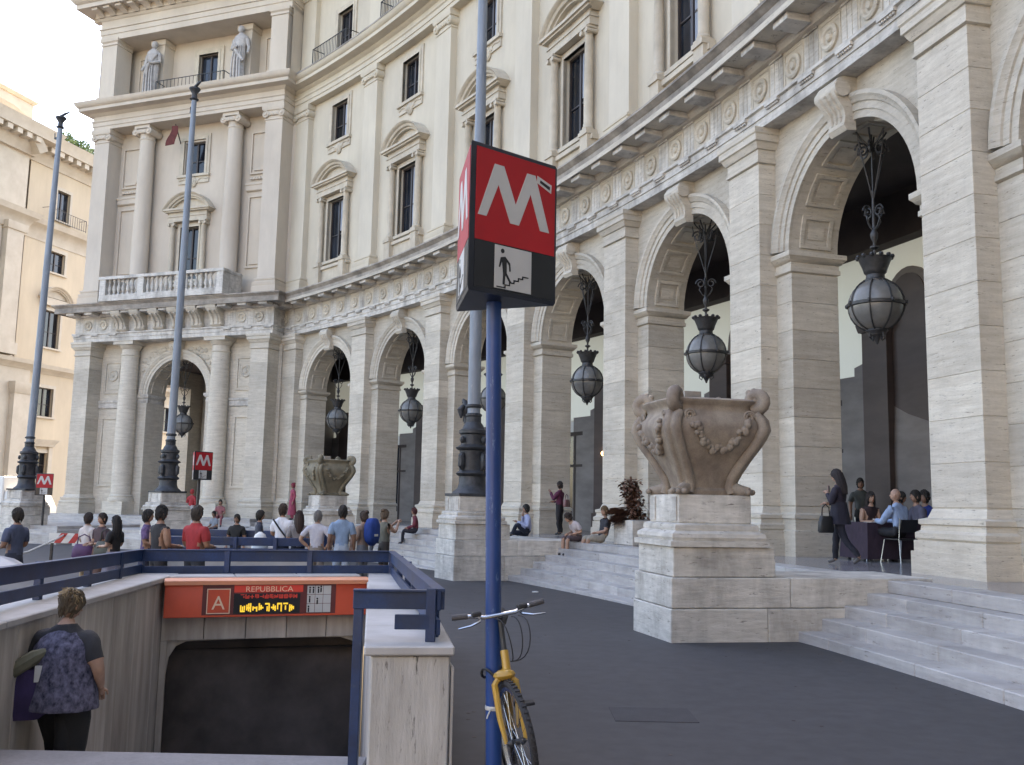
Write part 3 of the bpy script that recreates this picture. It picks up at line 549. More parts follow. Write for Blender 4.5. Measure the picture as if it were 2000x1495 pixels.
b = MB(); b.box(0.02, PC*2-.02, 2.2, 9.8, 9.62, 10.1); po('portico_ceiling', b, 'ceil')
b = MB()                                                             # street side: open arch
for y0, y1 in ((2.3, 3.2), (8.6, 9.8)): b.box(PC*2-1.2, PC*2, y0, y1, ZF, 9.7)
b.box(PC*2-1.2, PC*2, 3.2, 8.6, 8.6, 9.7); sw = po('street_side_piers', b, 'trav')
b = MB(); b.box(PC*2-3.2, PC*2-1.3, 9.72, 9.79, 2.2, 8.4); po('white_panel', b, 'innerw')
# statues
def statue(x, y, z0, flip):
    s = MB(); p = pav((x, y, 0)); P = PA+Vector(p)
    s.box(-.38, .38, -.34, .34, 0, .14)
    prof = [(0, .36, .30), (.3, .33, .27), (.9, .30, .25), (1.5, .31, .25), (1.9, .36, .26), (2.2, .31, .24), (2.6, .40, .26), (2.85, .42, .24), (3.0, .2, .17), (3.08, .11, .11)]
    R_ = []
    for z, a, c in prof:
        row = []
        for j in range(28):
            t = 2*pi*j/28; f = 1+.07*sin(9*t+z*.7)*(1 if z < 2.1 else .35); row.append((a*f*cos(t)+.05*flip*sin(z*1.2), c*f*sin(t), .14+z))
        R_.append(row)
    s.rings(R_)
    s.ball((0.03*flip, -.02, 3.42), (.15, .18, .22), 12, 9); s.ball((.03*flip, .04, 3.5), (.19, .2, .2), 10, 7)
    s.tube([(.4*flip, 0, 2.85), (.52*flip, -.06, 2.35), (.2*flip, -.34, 2.2), (-.05*flip, -.36, 2.35)], [.12, .1, .08, .06], 8)
    s.tube([(-.4*flip, 0, 2.85), (-.55*flip, 0, 2.3), (-.62*flip, -.2, 1.9)], [.12, .1, .07], 8)
    for q in (-.22, -.08, .08, .2): s.tube([(q, -.25, 2.4), (q*1.2-.05, -.3, 1.6), (q*1.4, -.33, .2)], [.03, .05, .06], 6)
    s.tube([(.35*flip, -.15, 2.8), (-.1, -.3, 2.1), (-.35*flip, -.2, 1.5)], [.08, .1, .1], 7)
    o = s.build('statue', 'statue', None, (P.x, P.y, z0), math.atan2(PE.y, PE.x)+pi, ang=60); return o
tag(statue(PC+2.97, .72, 24.0, 1), 'grey draped stone statue nearest the street corner, high on the pavilion', 'statue', 'statues on the pavilion')
tag(statue(PC-2.97, .72, 24.0, -1), 'grey draped stone statue with arm held out, right of the attic window', 'statue', 'statues on the pavilion')
# ---------------------------------------------------------------- palace across the side street
BO = Vector((-42.3, 60.5, 0)); BE = Vector((.28, .96, 0)).normalized(); BN = Vector((-.96, .28, 0)).normalized()
def lbm(p): q = BE*p[0]+BN*p[1]; return (q.x, q.y, p[2])
LB = thing('cream_palace', 'sunlit yellow-cream palace across the side street, left of the pavilion', 'building', BO)  # cream is the wall's own colour, the sun only grazes this front
def lo_(name, mb, mat, par=None, bev=0., ang=35): return ob(name, mb.mesh(name, mat, lbm, bev, ang), par or LB)
LW = [(16.2, 17.65, 24.2, 26.7), (15.9, 17.6, 19.8, 21.5), (15.9, 17.6, 13.6, 16.6), (15.9, 17.5, 8.0, 10.3), (16.0, 17.4, 3.4, 5.1)]
allw = []
for d in (0, 5.2, 10.4, 15.6): allw += [(a+d, b_+d, c, e) for a, b_, c, e in LW]
lo_('wall', holewall(13.2, 36, -1, 29, 0, .35, allw), 'cream', ang=0)
b = MB(); b.box(4., 14.2, -.7, .3, -1, 12); lo_('street_pavilion', b, 'creamt'); b = MB(); b.box(4., 12.5, -.5, .3, 12, 29.5); lo_('street_pavilion', b, 'creamt')
for x in (5.5, 11.3): b = MB(); b.stack(x-.8, x+.8, -1.0, -.4, [(12.3, .15), (13.2, .15), (13.22, 0), (21.8, 0), (21.85, .1), (22.3, .2), (22.4, .2)]); ionic(b, x-.8, x+.8, -1.0, 22.1, .3); lo_('pilaster', b, 'creamt')
for x in (13.3,): b = MB(); b.stack(x-.9, x+.8, -1.1, -.6, [(-1, .2), (1.8, .2), (1.82, 0), (9.4, 0), (9.5, .1), (10.1, .25), (10.3, .25)]); lo_('pilaster', b, 'creamt')
b = MB(); b.box(7.6, 10.6, -.75, -.49, 14, 17.5); b.box(7.9, 10.3, -.62, -.48, 19.5, 22); lo_('panel', b, 'creamt')
for (h, d) in [(h, d) for d in (0, 5.2, 10.4, 15.6) for h in LW]:
    q = (h[0]+d, h[1]+d, h[2], h[3]); w = lo_('window', frame(q, 0, .28, .07), 'creamt'); f, p = sash(q, .25); lo_('sash', f, 'wood', w); lo_('pane', p, 'glass', w)
    if h is LW[2]:
        a = aedicule(0, 0); lo_('pediment', shift(a[1], (q[0]+q[1])/2, 0, -.1, .95), 'creamt', w)
        b = MB(); b.box(q[0]-.5, q[1]+.5, -.3, .05, 17.0, 17.6); lo_('lintel', b, 'creamt', w)
    if h is LW[4]:
        b = MB(); b.stack(q[0]-.4, q[1]+.4, -.35, .05, [(5.6, 0), (5.8, .05), (6.0, .2), (6.15, .25)]); b.box(q[0]-.4, q[0], -.2, .05, 0, 5.6); b.box(q[1], q[1]+.4, -.2, .05, 0, 5.6); lo_('door_hood', b, 'creamt', w)
for d in (0, 5.2): lo_('balcony_railing', shift(railing(14.8, 19., -.7, 23.8, 24.8, 16), d, 0, 0, 1), 'iron')
for nm, lv, x0 in (('lower_cornice', [(11.4, .05), (11.6, .2), (11.8, .5), (12.1, .6), (12.2, 0)], 13.6), ('middle_cornice', [(22.0, .05), (22.6, .1), (23.0, .3), (23.2, .6), (23.6, .75), (23.8, 0)], 12.6), ('top_cornice', [(28.2, .1), (28.5, .2), (28.8, .4), (29.4, .5), (29.42, 1.3), (29.9, 1.4), (30.3, 1.6), (30.4, 0)], 12.6)):
    b = MB(); b.stack(x0, 36, 0, .4, lv); c = lo_(nm, b, 'creamt')
    b = MB(); b.stack(4, 12.7 if x0 < 13 else 14.2, -.7, .4, lv); lo_(nm, b, 'creamt')
    if nm == 'top_cornice':
        for i in range(24): b = MB(); b.box(13.0+i*.95, 13.5+i*.95, -1.2, -.4, 29.0, 29.4); lo_('modillion', b, 'creamt', c)
        for i in range(9): b = MB(); b.box(4.0+i*.95, 4.5+i*.95, -1.9, -1.1, 29.0, 29.4); lo_('modillion', b, 'creamt', c)
b = MB(); b.arc(8.4, 25.4, .62, pi-.62, [(4.9, -.4), (4.9, -1.6), (5.5, -1.9), (5.6, -.4)], 18); b.prism([(8.4+4.9*cos(t), -.8, 25.4+4.9*sin(t)) for t in [.62+(pi-1.24)*i/14 for i in range(15)]], (0, .6, 0)); lo_('curved_pediment', b, 'creamt')
b = MB(); b.box(4, 36, .36, 12, -1, 30.3); lo_('block', b, 'creamt'); b = MB(); b.box(9.5, 14.5, 1.5, 5, 30.3, 33.4); b.stack(9.5, 14.5, 1.5, 5, [(33.4, .1), (33.6, .25), (33.7, .25)], True); lo_('roof_turret', b, 'creamt')
for i, (x, zc) in enumerate(((16.6, 31.2), (18.6, 30.9), (20.6, 30.7))):
    random.seed(40+i); P = BO+Vector(lbm((x, .2, 0))); t = MB(); nl = 700
    for j in range(nl):
        a, c, r = random.random()*2*pi, random.uniform(-1, 1), random.random()**.35
        q = Vector((1.0*cos(a)*math.sqrt(1-c*c), .8*sin(a)*math.sqrt(1-c*c), .75*c))*r+Vector((0, 0, .75)); d1 = Vector((random.uniform(-1, 1), random.uniform(-1, 1), random.uniform(-1, 1))).normalized()*.12; d2 = d1.orthogonal().normalized()*.07
        t.add([q-d1, q-d2, q+d1, q+d2], [(0, 1, 2, 3)])
    r = thing('roof_shrub', ('largest rounded green shrub on the cream palace roof, beside the flagpole top', 'middle of the three green shrubs on the cream palace roof', 'rightmost small shrub on the cream palace roof, against the pavilion')[i], 'shrub', (P.x, P.y, 30.35), 0, 'shrubs on the roof edge')
    t.build('crown', 'foli', r, ang=0); MB().tube([(0, 0, 0), (.03, 0, .4), (0, .02, .8)], [.06, .05, .03], 6).build('trunk', 'wood', r)
# wall closing the far end of the side street
fb = thing('far_house', 'pale distant house closing the end of the side street', 'building', (-30, 125, gz(60)))
b = holewall(-14, 16, 0, 24, 0, .3, [(x, x+1.4, z, z+2.2) for x in (-11, -7, -3, 1, 5, 9) for z in (3, 8, 13, 18)]); b.build('wall', 'cream', fb, ang=0)
b = MB(); b.box(-14, 16, .31, 8, 0, 24); b.build('block', 'creamt', fb); b = MB(); b.stack(-14, 16, 0, 8, [(24, .1), (24.4, .6), (24.8, .8), (25, .8)]); b.build('roof_cornice', 'creamt', fb)
for x in (-11, -7, -3, 1, 5, 9):
    for z in (3, 8, 13, 18): f, p = sash((x, x+1.4, z, z+2.2), .2); w = f.build('window', 'wood', fb); p.build('pane', 'glass', w)

# ---------------------------------------------------------------- unseen palace across the square, behind the viewer, added to bounce sunlight onto the facade
OPp = thing('unseen_bounce_palace', 'pale palace on the far side of the square, behind the viewer', 'building', (-25, -62, 0))
hs = [(x, x+1.8, z, z+3.4) for x in range(-62, 62, 6) for z in (2, 8.5, 15, 21)]
holewall(-66, 66, 0, 27, 0, -.4, hs).build('wall', 'plaster', OPp, ang=0); b = MB(); b.box(-66, 66, -14, -.42, 0, 27); b.build('block', 'plaster', OPp); b = MB(); b.stack(-66, 66, -14, 0, [(27, .1), (27.5, .8), (28.2, 1.1), (28.4, 1.1)], True); b.build('roof_cornice', 'trim', OPp)
# ---------------------------------------------------------------- stone pedestals between the flights of steps
def pedestal(label, P, rz, die=True, inner=3.25, low=-.7, slim=0.):
    t = thing('stone_pedestal', label, 'pedestal', (P.x, P.y, gz(P.y)), rz, 'pedestals along the steps'); zb = gz(P.y)
    def a(mb, nm, mat='travl', bev=.012): return mb.build(nm, mat, t, (0, 0, -zb), bev=bev)
    h = .73
    for z0, z1, g_ in ((low, .44, 0), (.44, .85, .012)):                 # two courses that run back to the platform as the cheek of the steps
        cuts = [-h+g_, h-.05+(.35 if g_ else 0), inner] if inner > 1 else [-h+g_, h-g_]
        for y0, y1 in zip(cuts, cuts[1:]): a(MB().box(-h+g_, h-g_, y0+.003, y1-.003, z0+.004, z1-.004), 'stone_block')
    a(MB().box(-h+.06, h-.06, -h+.06, h+.1, .852, 1.255), 'stone_block')
    m = MB(); m.stack(-.56, .56, -.56, .56, [(1.257, .16), (1.33, .16), (1.335, .11), (1.38, .13), (1.43, .12), (1.47, .05), (1.5, .06), (1.55, .05), (1.57, .0)], True); a(m, 'moulding', bev=0)
    d = MB(); d.stack(-.54, .54, -.54, .54, [(1.57, 0), (1.94, 0), (1.96, .0)], True); a(d, 'die_block')
    for sx in (-1, 1):
        p = MB(); p.box(sx*.4-.1, sx*.4+.1, -.56, -.53, 1.6, 1.93); a(p, 'corner_strip', bev=0)
        p = MB(); p.box(-.56, -.53, sx*.4-.1, sx*.4+.1, 1.6, 1.93); a(p, 'corner_strip', bev=0)
    return t
OP = -4.26                                                            # pedestals stand this far in front of the facade
def pedpos(i): P = cw(i, OP); return P, PH+i*DL-pi/2
for i, lab in ((0, 'broad travertine pedestal carrying the large urn beside the nearest steps'), (2, 'travertine pedestal under the flagpole behind the blue sign post'), (4, 'travertine pedestal carrying the far urn behind the crowd')): pedestal(lab, *pedpos(i))
F2P = Vector((-14.1, 39.6, 0)); F3P = Vector((-21.95, 43.6, 0))
pedestal('travertine pedestal of the flagpole before the pavilion arch', F2P, rad(-42), inner=.73)
pedestal('travertine pedestal of the leftmost flagpole', F3P, rad(-30), inner=.73)
# platform stump under the two far pedestals
b = MB()
for t_ in range(3): b.box(-3.2-.36*t_, 2.2+.36*t_, -1.2-.36*t_, 8, -.7, .42-.17*t_)
tag(b.build('pavilion_steps', 'step', None, (F2P.x, F2P.y+1.0, 0), rad(-30), bev=.01), kind='structure')
b = MB()
for t_ in range(3): b.box(-4.2-.36*t_, 2.6+.36*t_, -1.2-.36*t_, 6, -.7, .42-.17*t_)
tag(b.build('corner_steps', 'step', None, (F3P.x, F3P.y+1.0, 0), rad(-20), bev=.01), kind='structure')
# ---------------------------------------------------------------- urns
def urn(label, P, rz, mat):
    t = thing('stone_urn', label, 'urn', (P.x, P.y, 1.962), rz, 'urns on pedestals')
    pr = [(0, .38), (.06, .40), (.1, .35), (.25, .39), (.5, .53), (.75, .69), (.92, .76), (1.05, .735), (1.13, .66), (1.18, .64), (1.24, .66), (1.27, .70), (1.31, .715), (1.335, .68)]
    def ring(z, h):
        q = []
        for j in range(40):
            a = 2*pi*j/40; c, s_ = cos(a), sin(a); k = (abs(c)**5+abs(s_)**5)**(-1/5.); q.append((h*k*c, h*k*s_, z))
        return q
    b = MB(); R_ = [ring(z, h) for z, h in pr]+[ring(1.335, .56), ring(1.1, .5)]; b.rings(R_); b.build('bowl', mat, t, ang=50)
    def hw_(z):
        for (z0, a), (z1, c) in zip(pr, pr[1:]):
            if z0 <= z <= z1: return a+(c-a)*(z-z0)/(z1-z0)
        return .6
    for sx in (-1, 1):
        for sy in (-1, 1):
            b = MB(); path = []
            for z in [.02+.1*i for i in range(12)]: h = hw_(z)*.885+.015; path.append((sx*h, sy*h, z))
            for o_ in (-.055, .055): b.tube([(x+o_*sy*-1*.7, y+o_*sx*.7, z) for x, y, z in path], [.07]*8+[.075]*4, 8)
            b.tube(path, .06, 8)
            top = path[-1]
            b.tube([(sx*(.60+.085*cos(q)*(1-q/11)), sy*(.60+.085*cos(q)*(1-q/11)), 1.32+.11*sin(q)*(1-q/11)) for q in [-1.9+.42*i for i in range(22)]], [.09]*8+[.085]*8+[.06]*6, 8)
            if False: b.tube([(top[0], top[1], 1.12), (sx*.57, sy*.57, 1.22), (sx*.585, sy*.585, 1.3), (sx*.63, sy*.63, 1.38), (sx*.70, sy*.70, 1.38), (sx*.74, sy*.74, 1.31), (sx*.71, sy*.71, 1.26)], [.10, .12, .13, .12, .10, .07, .03], 10)
            b.ball((sx*.6, sy*.6, 1.34), (.07, .07, .07), 9, 6)
            for k in range(3): b.ball((sx*(.63-.05*k), sy*(.63-.05*k), 1.44+.02*(k % 2)), .05, 7, 5)
            b.build('corner_scroll', mat, t, ang=60)
            b = MB(); b.tube([(sx*.34, sy*.34, .1), (sx*.44, sy*.44, .06), (sx*.53, sy*.53, .05)], [.1, .085, .06], 8)
            for q in (-.06, 0, .06): b.ball((sx*.53+q*sy, sy*.53-q*sx, .045), (.05, .05, .045), 6, 4)
            b.build('paw_foot', mat, t, ang=60)
    for f in range(4):
        c, s_ = cos(f*pi/2), sin(f*pi/2); b = MB(); random.seed(f+3)
        for i in range(26):
            u = -1+2*i/25; z = .98-.36*(1-u*u)
            for k in range(2):
                x = u*.40+random.uniform(-.03, .03); h = hw_(z)+.01; zz = z+random.uniform(-.045, .045); b.ball((x*c-(-h)*s_*-1 if False else x*c+h*s_, x*s_-h*c, zz), random.uniform(.035, .06), 6, 4)
        for sx in (-1, 1):
            x = sx*.44; h = hw_(1.1)+.0; 
            b.tube([((x+.085*cos(q)*(1-q/16))*c+(h+.015)*s_, (x+.085*cos(q)*(1-q/16))*s_-(h+.015)*c, 1.08+.085*sin(q)*(1-q/16)) for q in [i*.6 for i in range(22)]], .02, 5)
        b.build('garland', mat, t, ang=60)
    b = MB(); b.ball((-.1, .1, 1.3), (.5, .5, .05), 14, 5); b.box(.05, .32, -.35, -.1, 1.3, 1.46); b.build('rubble_fill', 'weather', t)
    return t
for i, lab, mt in ((0, 'large weathered brown stone urn with corner scrolls beside the nearest arch', 'terra'), (4, 'smaller-looking mossy stone urn rising behind the crowd', 'terra2')):
    P, r = pedpos(i); urn(lab, P, r, mt)
# ---------------------------------------------------------------- flagpoles
def flagpole(label, P, rz, htop, lean=0., eagle=True):
    t = thing('flagpole', label, 'flagpole', (P.x, P.y, 1.962), rz, 'flagpoles before the palace')
    b = MB(); b.box(-.56, .56, -.56, .56, 0, .07); b.lathe([(.54, .07), (.5, .12), (.40, .2), (.36, .32), (.35, .52), (.42, .56), (.44, .6), (.40, .64), (.35, .68), (.35, 1.16), (.36, 1.2), (.44, 1.24), (.46, 1.28), (.38, 1.32), (.33, 1.36), (.33, 1.62), (.38, 1.66), (.38, 1.74), (.3, 1.78), (.26, 1.88), (.2, 1.96), (.2, 2.1)], 0, 0, 20)
    bs = b.build('ornate_base', 'castiron', t)
    for j in range(4):
        a = j*pi/2+.4; q = MB(); q.tube([(.36*cos(a), .36*sin(a), .7), (.41*cos(a), .41*sin(a), .8), (.41*cos(a), .41*sin(a), 1.05), (.37*cos(a), .37*sin(a), 1.14)], [.05, .09, .09, .04], 8); q.ball((.4*cos(a), .4*sin(a), 1.48), (.07, .07, .1), 8, 6); q.build('cast_panel', 'castiron', bs)
    H_ = htop-1.962
    q = MB(); q.tube([(0, 0, 2.05), (lean*.2, 0, H_*.25), (lean*.55, 0, H_*.6), (lean, 0, H_-.5)], [.175, .165, .145, .11], 14); q.build('pole', 'polegrey', t)
    for z in (2.1, 2.34): MB().lathe([(.19, z), (.22, z+.03), (.22, z+.07), (.18, z+.1)], 0, 0, 14).build('collar', 'castiron', t)
    q = MB(); z = H_-.55; q.lathe([(.12, z), (.2, z+.06), (.12, z+.12), (.11, z+.3), (.18, z+.42), (.24, z+.5), (.24, z+.56), (.05, z+.58)], lean, 0, 12)
    q.tube([(lean-.05, 0, z+.6), (lean+.3, 0, z+.72), (lean+.5, 0, z+.75)], [.07, .06, .03], 6); q.tube([(lean-.1, 0, z+.58), (lean-.28, 0, z+.66)], [.06, .02], 6); q.build('finial', 'castiron', t)
    q = MB(); q.box(lean*.9-.25, lean*.9-.12, -.04, .04, z-.5, z-.42); q.tube([(lean*.9-.25, 0, z-.46), (lean*.9-.27, 0, z-.2)], .025, 5); q.build('cleat', 'castiron', t)
    if eagle:
        e = MB(); e.ball((-.33, -.1, 2.28), (.13, .12, .2), 9, 7); e.tube([(-.33, -.1, 2.4), (-.38, -.12, 2.54), (-.44, -.14, 2.58), (-.5, -.15, 2.52)], [.08, .07, .055, .015], 8)
        for sy in (-1, 1): e.tube([(-.3, -.1+sy*.1, 2.42), (-.24, -.1+sy*.2, 2.3), (-.26, -.1+sy*.16, 2.08)], [.06, .09, .03], 7)
        e.tube([(-.3, -.1, 2.15), (-.3, -.08, 1.95)], [.07, .09], 6)
        for sy in (-.05, .05): e.tube([(-.36, -.1+sy, 2.12), (-.38, -.1+sy, 2.0)], .025, 5)
        e.build('eagle', 'castiron', t, ang=60)
    return t
P, r = pedpos(2); flagpole('tall grey flagpole with a cast iron eagle, directly behind the blue sign post', P, r, 21.5, -.15)
flagpole('grey flagpole rising in front of the pavilion arch', F2P, rad(-42), 19.4, .1, False)
flagpole('leftmost grey flagpole, against the cream palace', F3P, rad(-20), 19.6, .25, False)
# ---------------------------------------------------------------- hanging lanterns
def lantern():
    t = ob('hanging_lantern', None)
    g_ = MB(); g_.ball((0, 0, 0), .515, 28, 16); g_.build('globe', 'lglass', t, ang=80)
    for j in range(4):
        a = j*pi/4+.2; b = MB(); b.tube([(.525*cos(p)*cos(a), .525*cos(p)*sin(a), .525*sin(p)) for p in [2*pi*i/28 for i in range(29)]], .017, 5); b.build('rib', 'iron', t)
    b = MB(); b.lathe([(.52, -.04), (.55, -.028), (.55, .028), (.52, .04)], 0, 0, 28)
    for j in range(8):
        a = j*pi/4+.2; b.ball((.56*cos(a), .56*sin(a), .02), (.035, .035, .045), 6, 4)
    b.build('band', 'iron', t)
    b = MB(); b.lathe([(.16, .46), (.24, .455), (.24, .49), (.18, .52), (.17, .6), (.21, .64), (.22, .68), (.24, .74), (.29, .86), (.32, .93), (.30, .94), (.12, .96), (.05, 1.0)], 0, 0, 20)
    for j in range(12):
        a = j*pi/6; b.ball((.32*cos(a), .32*sin(a), .95), (.05, .05, .045), 6, 4)
    b.build('crown', 'iron', t)
    b = MB(); b.lathe([(.20, -.47), (.21, -.51), (.17, -.55), (.16, -.59), (.08, -.63), (.04, -.70), (.02, -.76), (.0, -.77)], 0, 0, 16)
    for j in range(4):
        a = j*pi/2+.3; b.tube([(.17*cos(a), .17*sin(a), -.55), (.18*cos(a), .18*sin(a), -.63), (.12*cos(a), .12*sin(a), -.68), (.10*cos(a), .10*sin(a), -.61)], .016, 5)
    b.build('lower_finial', 'iron', t)
    b = MB(); b.lathe([(.03, 1.0), (.03, 1.1), (.09, 1.14), (.09, 1.17), (.03, 1.2), (.03, 1.26), (.07, 1.34), (.08, 1.42), (.04, 1.5), (.03, 1.6), (.025, 2.2), (.03, 2.3)], 0, 0, 10); b.build('stem', 'iron', t)
    b = MB()
    for j in range(4):
        a = j*pi/2+.35; c, s_ = cos(a), sin(a)
        b.tube([((.03+.0+q*.12+.085*cos(p)*(1-p/11))*c if False else (.14+.12*cos(p)*(1-p/12))*c, (.14+.12*cos(p)*(1-p/12))*s_, 1.86+.13*sin(p)*(1-p/12)) for q in (0,) for p in [i*.45 for i in range(19)]], .018, 5)
        b.tube([(.02*c, .02*s_, 1.5), (.1*c, .1*s_, 1.58), (.17*c, .17*s_, 1.7), (.14*c, .14*s_, 1.76)], .015, 5)
    b.build('scrollwork', 'iron', t)
    for j in range(4):
        a = j*pi/2+.35; c, s_ = cos(a), sin(a); b = MB(); b.tube([(.02*c, .02*s_, 2.15), (.1*c, .1*s_, 2.45), (.22*c, .22*s_, 2.85), (.30*c, .30*s_, 3.15), (.34*c, .34*s_, 3.42)], .013, 5); b.build('stay_rod', 'iron', t)
    MB().tube([(0, 0, 2.2), (0, 0, 3.45)], .016, 6).build('rod', 'iron', t)
    b = MB()
    for j in range(6):
        a = j*pi/3; c, s_ = cos(a), sin(a); b.tube([((.2+.14*cos(p)*(1-p/12))*c, (.2+.14*cos(p)*(1-p/12))*s_, 3.12+.16*sin(p)*(1-p/12)) for p in [i*.5 for i in range(17)]], .022, 5); b.tube([(.05*c, .05*s_, 3.2), (.25*c, .25*s_, 3.42), (.3*c, .3*s_, 3.5)], .02, 5)
    b.build('ceiling_scrolls', 'iron', t)
    return t
LN = lantern(); LZ = 5.74
lpos = [(cw(k+.5, .95), n) for k, n in ((0, 'nearest'), (1, 'second'), (2, 'third'), (3, 'fourth'), (4, 'fifth'), (5, 'sixth'))]
for i, (P, n) in enumerate(lpos):
    o = LN if i == 0 else copytree(LN); o.location = (P.x, P.y, LZ); o.rotation_euler[2] = i*.9
    tag(o, ('large globe lantern with iron ribs hanging in the nearest full arch', 'globe lantern hanging in the arch behind the large urn', 'globe lantern in the arch just right of the blue post', 'globe lantern hidden mostly behind the blue post, in the middle arch', 'globe lantern in the second arch from the pavilion', 'globe lantern in the arch next to the pavilion')[i], 'lantern', 'lanterns hanging in the arches')
P = PA+Vector(pav((PC, PW+.6, 0))); o = copytree(LN); o.location = (P.x, P.y, LZ); o['label'] = 'globe lantern hanging in the pavilion arch behind the flagpole'
# ---------------------------------------------------------------- metro entrance
ME_ = thing('metro_entrance', 'concrete walled stairwell of the metro with pale stone coping', 'stairwell', (-2.5, 9, 0)); mo = Vector((2.5, -9, 0))
def mbld(mb, nm, mat, par=None, bev=0.): return mb.build(nm, mat, par or ME_, mo if par is None else (0, 0, 0), bev=bev)
ZC = .87
def lerp(a, b, t): return (a[0]+(b[0]-a[0])*t, a[1]+(b[1]-a[1])*t)
def wallpanels(p, q, out, z0, z1, n, nm='wall_panel', mat='concrete'):
    d = Vector((q[0]-p[0], q[1]-p[1], 0)); o_ = Vector((*out, 0))
    for i in range(n):
        a = Vector((*p, 0))+d*(i/n)+d.normalized()*.004; c = Vector((*p, 0))+d*((i+1)/n)-d.normalized()*.004
        b = MB(); b.prism([a+Vector((0, 0, z0)), c+Vector((0, 0, z0)), c+o_+Vector((0, 0, z0)), a+o_+Vector((0, 0, z0))], (0, 0, z1-z0)); mbld(b, nm, mat, None, .006)
def coping(p, q, a0, a1, n, z0=ZC-.06, z1=ZC):
    d = Vector((q[0]-p[0], q[1]-p[1], 0)); nrm = Vector((-d.y, d.x, 0)).normalized()
    for i in range(n):
        a = Vector((*p, 0))+d*(i/n)+d.normalized()*.003; c = Vector((*p, 0))+d*((i+1)/n)-d.normalized()*.003
        b = MB(); b.prism([a+nrm*a0+Vector((0, 0, z0)), c+nrm*a0+Vector((0, 0, z0)), c+nrm*a1+Vector((0, 0, z0)), a+nrm*a1+Vector((0, 0, z0))], (0, 0, z1-z0)); mbld(b, 'coping_stone', 'capstone', None, .01)
LNr = (-3.55, 5.9); LFr = (-3.98, 11.25); RNr = (-.86, 6.22); RFr = (-1.75, 12.02)
wallpanels(LNr, (LFr[0]-.04, LFr[1]+.45), (-.42, -.03), -4, ZC-.062, 8)
coping(LNr, (LFr[0]-.03, LFr[1]+.5), -.03, .46, 5)
wallpanels((RNr[0]-.07, RNr[1]+.53), (RFr[0]-.05, RFr[1]+.35), (.40, .06), -4, ZC-.062, 7)
d_ = Vector((RFr[0]-RNr[0], RFr[1]-RNr[1], 0)).normalized()
# end pillar at the near right corner
b = MB(); b.prism([(RNr[0], RNr[1], -4), (RNr[0]+.50, RNr[1]+.09, -4), (RNr[0]+.40, RNr[1]+.85, -4), (RNr[0]-.11, RNr[1]+.77, -4)], (0, 0, ZC+4-.062)); mbld(b, 'end_pillar', 'pillar', None, .012)
b = MB(); b.prism([(RNr[0]+.503, RNr[1]+.12, -.05), (RNr[0]+.525, RNr[1]+.12, -.05), (RNr[0]+.44, RNr[1]+.6, -.05), (RNr[0]+.42, RNr[1]+.6, -.05)], (0, 0, ZC-.09)); mbld(b, 'edge_slab', 'capstone', None, .004)
coping((RNr[0]-.02, RNr[1]-.03), (RFr[0]-.02, RFr[1]+.45), -.555, .02, 6)
coping((LFr[0]+.06, LFr[1]+.0), (RFr[0]-.06, RFr[1]+.0), .03, .42, 3, ZC-.058, ZC-.002)
# back wall above the opening: panels, then the rounded mouth
bd = Vector((RFr[0]-LFr[0], RFr[1]-LFr[1], 0)); bn = Vector((-bd.y, bd.x, 0)).normalized()
wallpanels(lerp(LFr, RFr, .0), lerp(LFr, RFr, 1), (bn.x*.3, bn.y*.3), .14, ZC-.062, 5)
for t0, t1 in ((0, .035), (.97, 1)): wallpanels(lerp(LFr, RFr, t0), lerp(LFr, RFr, t1), (bn.x*.3, bn.y*.3), -4, .14, 1)
def bw(t, off, z): q = Vector((*lerp(LFr, RFr, t), 0))+bn*off; return (q.x, q.y, z)
mouth = [(0.035, -4), (.035, -.25), (.045, -.05), (.075, .07), (.12, .12), (.5, .135), (.88, .125), (.94, .08), (.965, -.02), (.97, -4)]
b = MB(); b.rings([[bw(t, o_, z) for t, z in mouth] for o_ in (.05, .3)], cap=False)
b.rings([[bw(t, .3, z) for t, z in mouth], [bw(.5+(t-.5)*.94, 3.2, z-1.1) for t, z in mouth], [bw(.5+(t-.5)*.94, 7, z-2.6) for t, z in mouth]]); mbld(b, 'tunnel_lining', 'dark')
outer = [(0, -4), (0, -.25), (0, -.05), (0, .16), (.12, .16), (.5, .16), (.88, .16), (1, .16), (1, -.02), (1, -4)]
b = MB(); b.add([bw(t, .06, z) for t, z in mouth]+[bw(t, .06, z) for t, z in outer], [(i, i+1, i+11, i+10) for i in range(9)]); mbld(b, 'mouth_frame', 'concrete')
b = MB(); b.prism([bw(.09, .65, -1.14), bw(.90, .65, -1.06), bw(.90, .85, -1.06), bw(.09, .85, -1.14)], (0, 0, .16)); mbld(b, 'tunnel_beam', 'capstone', None, .01)
for i in range(16):
    y = 6.95+.30*i; t = min(1, (y-6.2)/5.4); x0 = -3.6-.36*t; x1 = -.92-.8*t
    b = MB(); b.box(x0, x1, y, y+.30, -.18*(i+1)-.2, -.18*(i+1)); mbld(b, 'stair_step', 'step', None, .01)
b = MB(); b.box(-4.2, -1.2, 11.75, 13.5, -3.2, -2.9); mbld(b, 'landing', 'step')
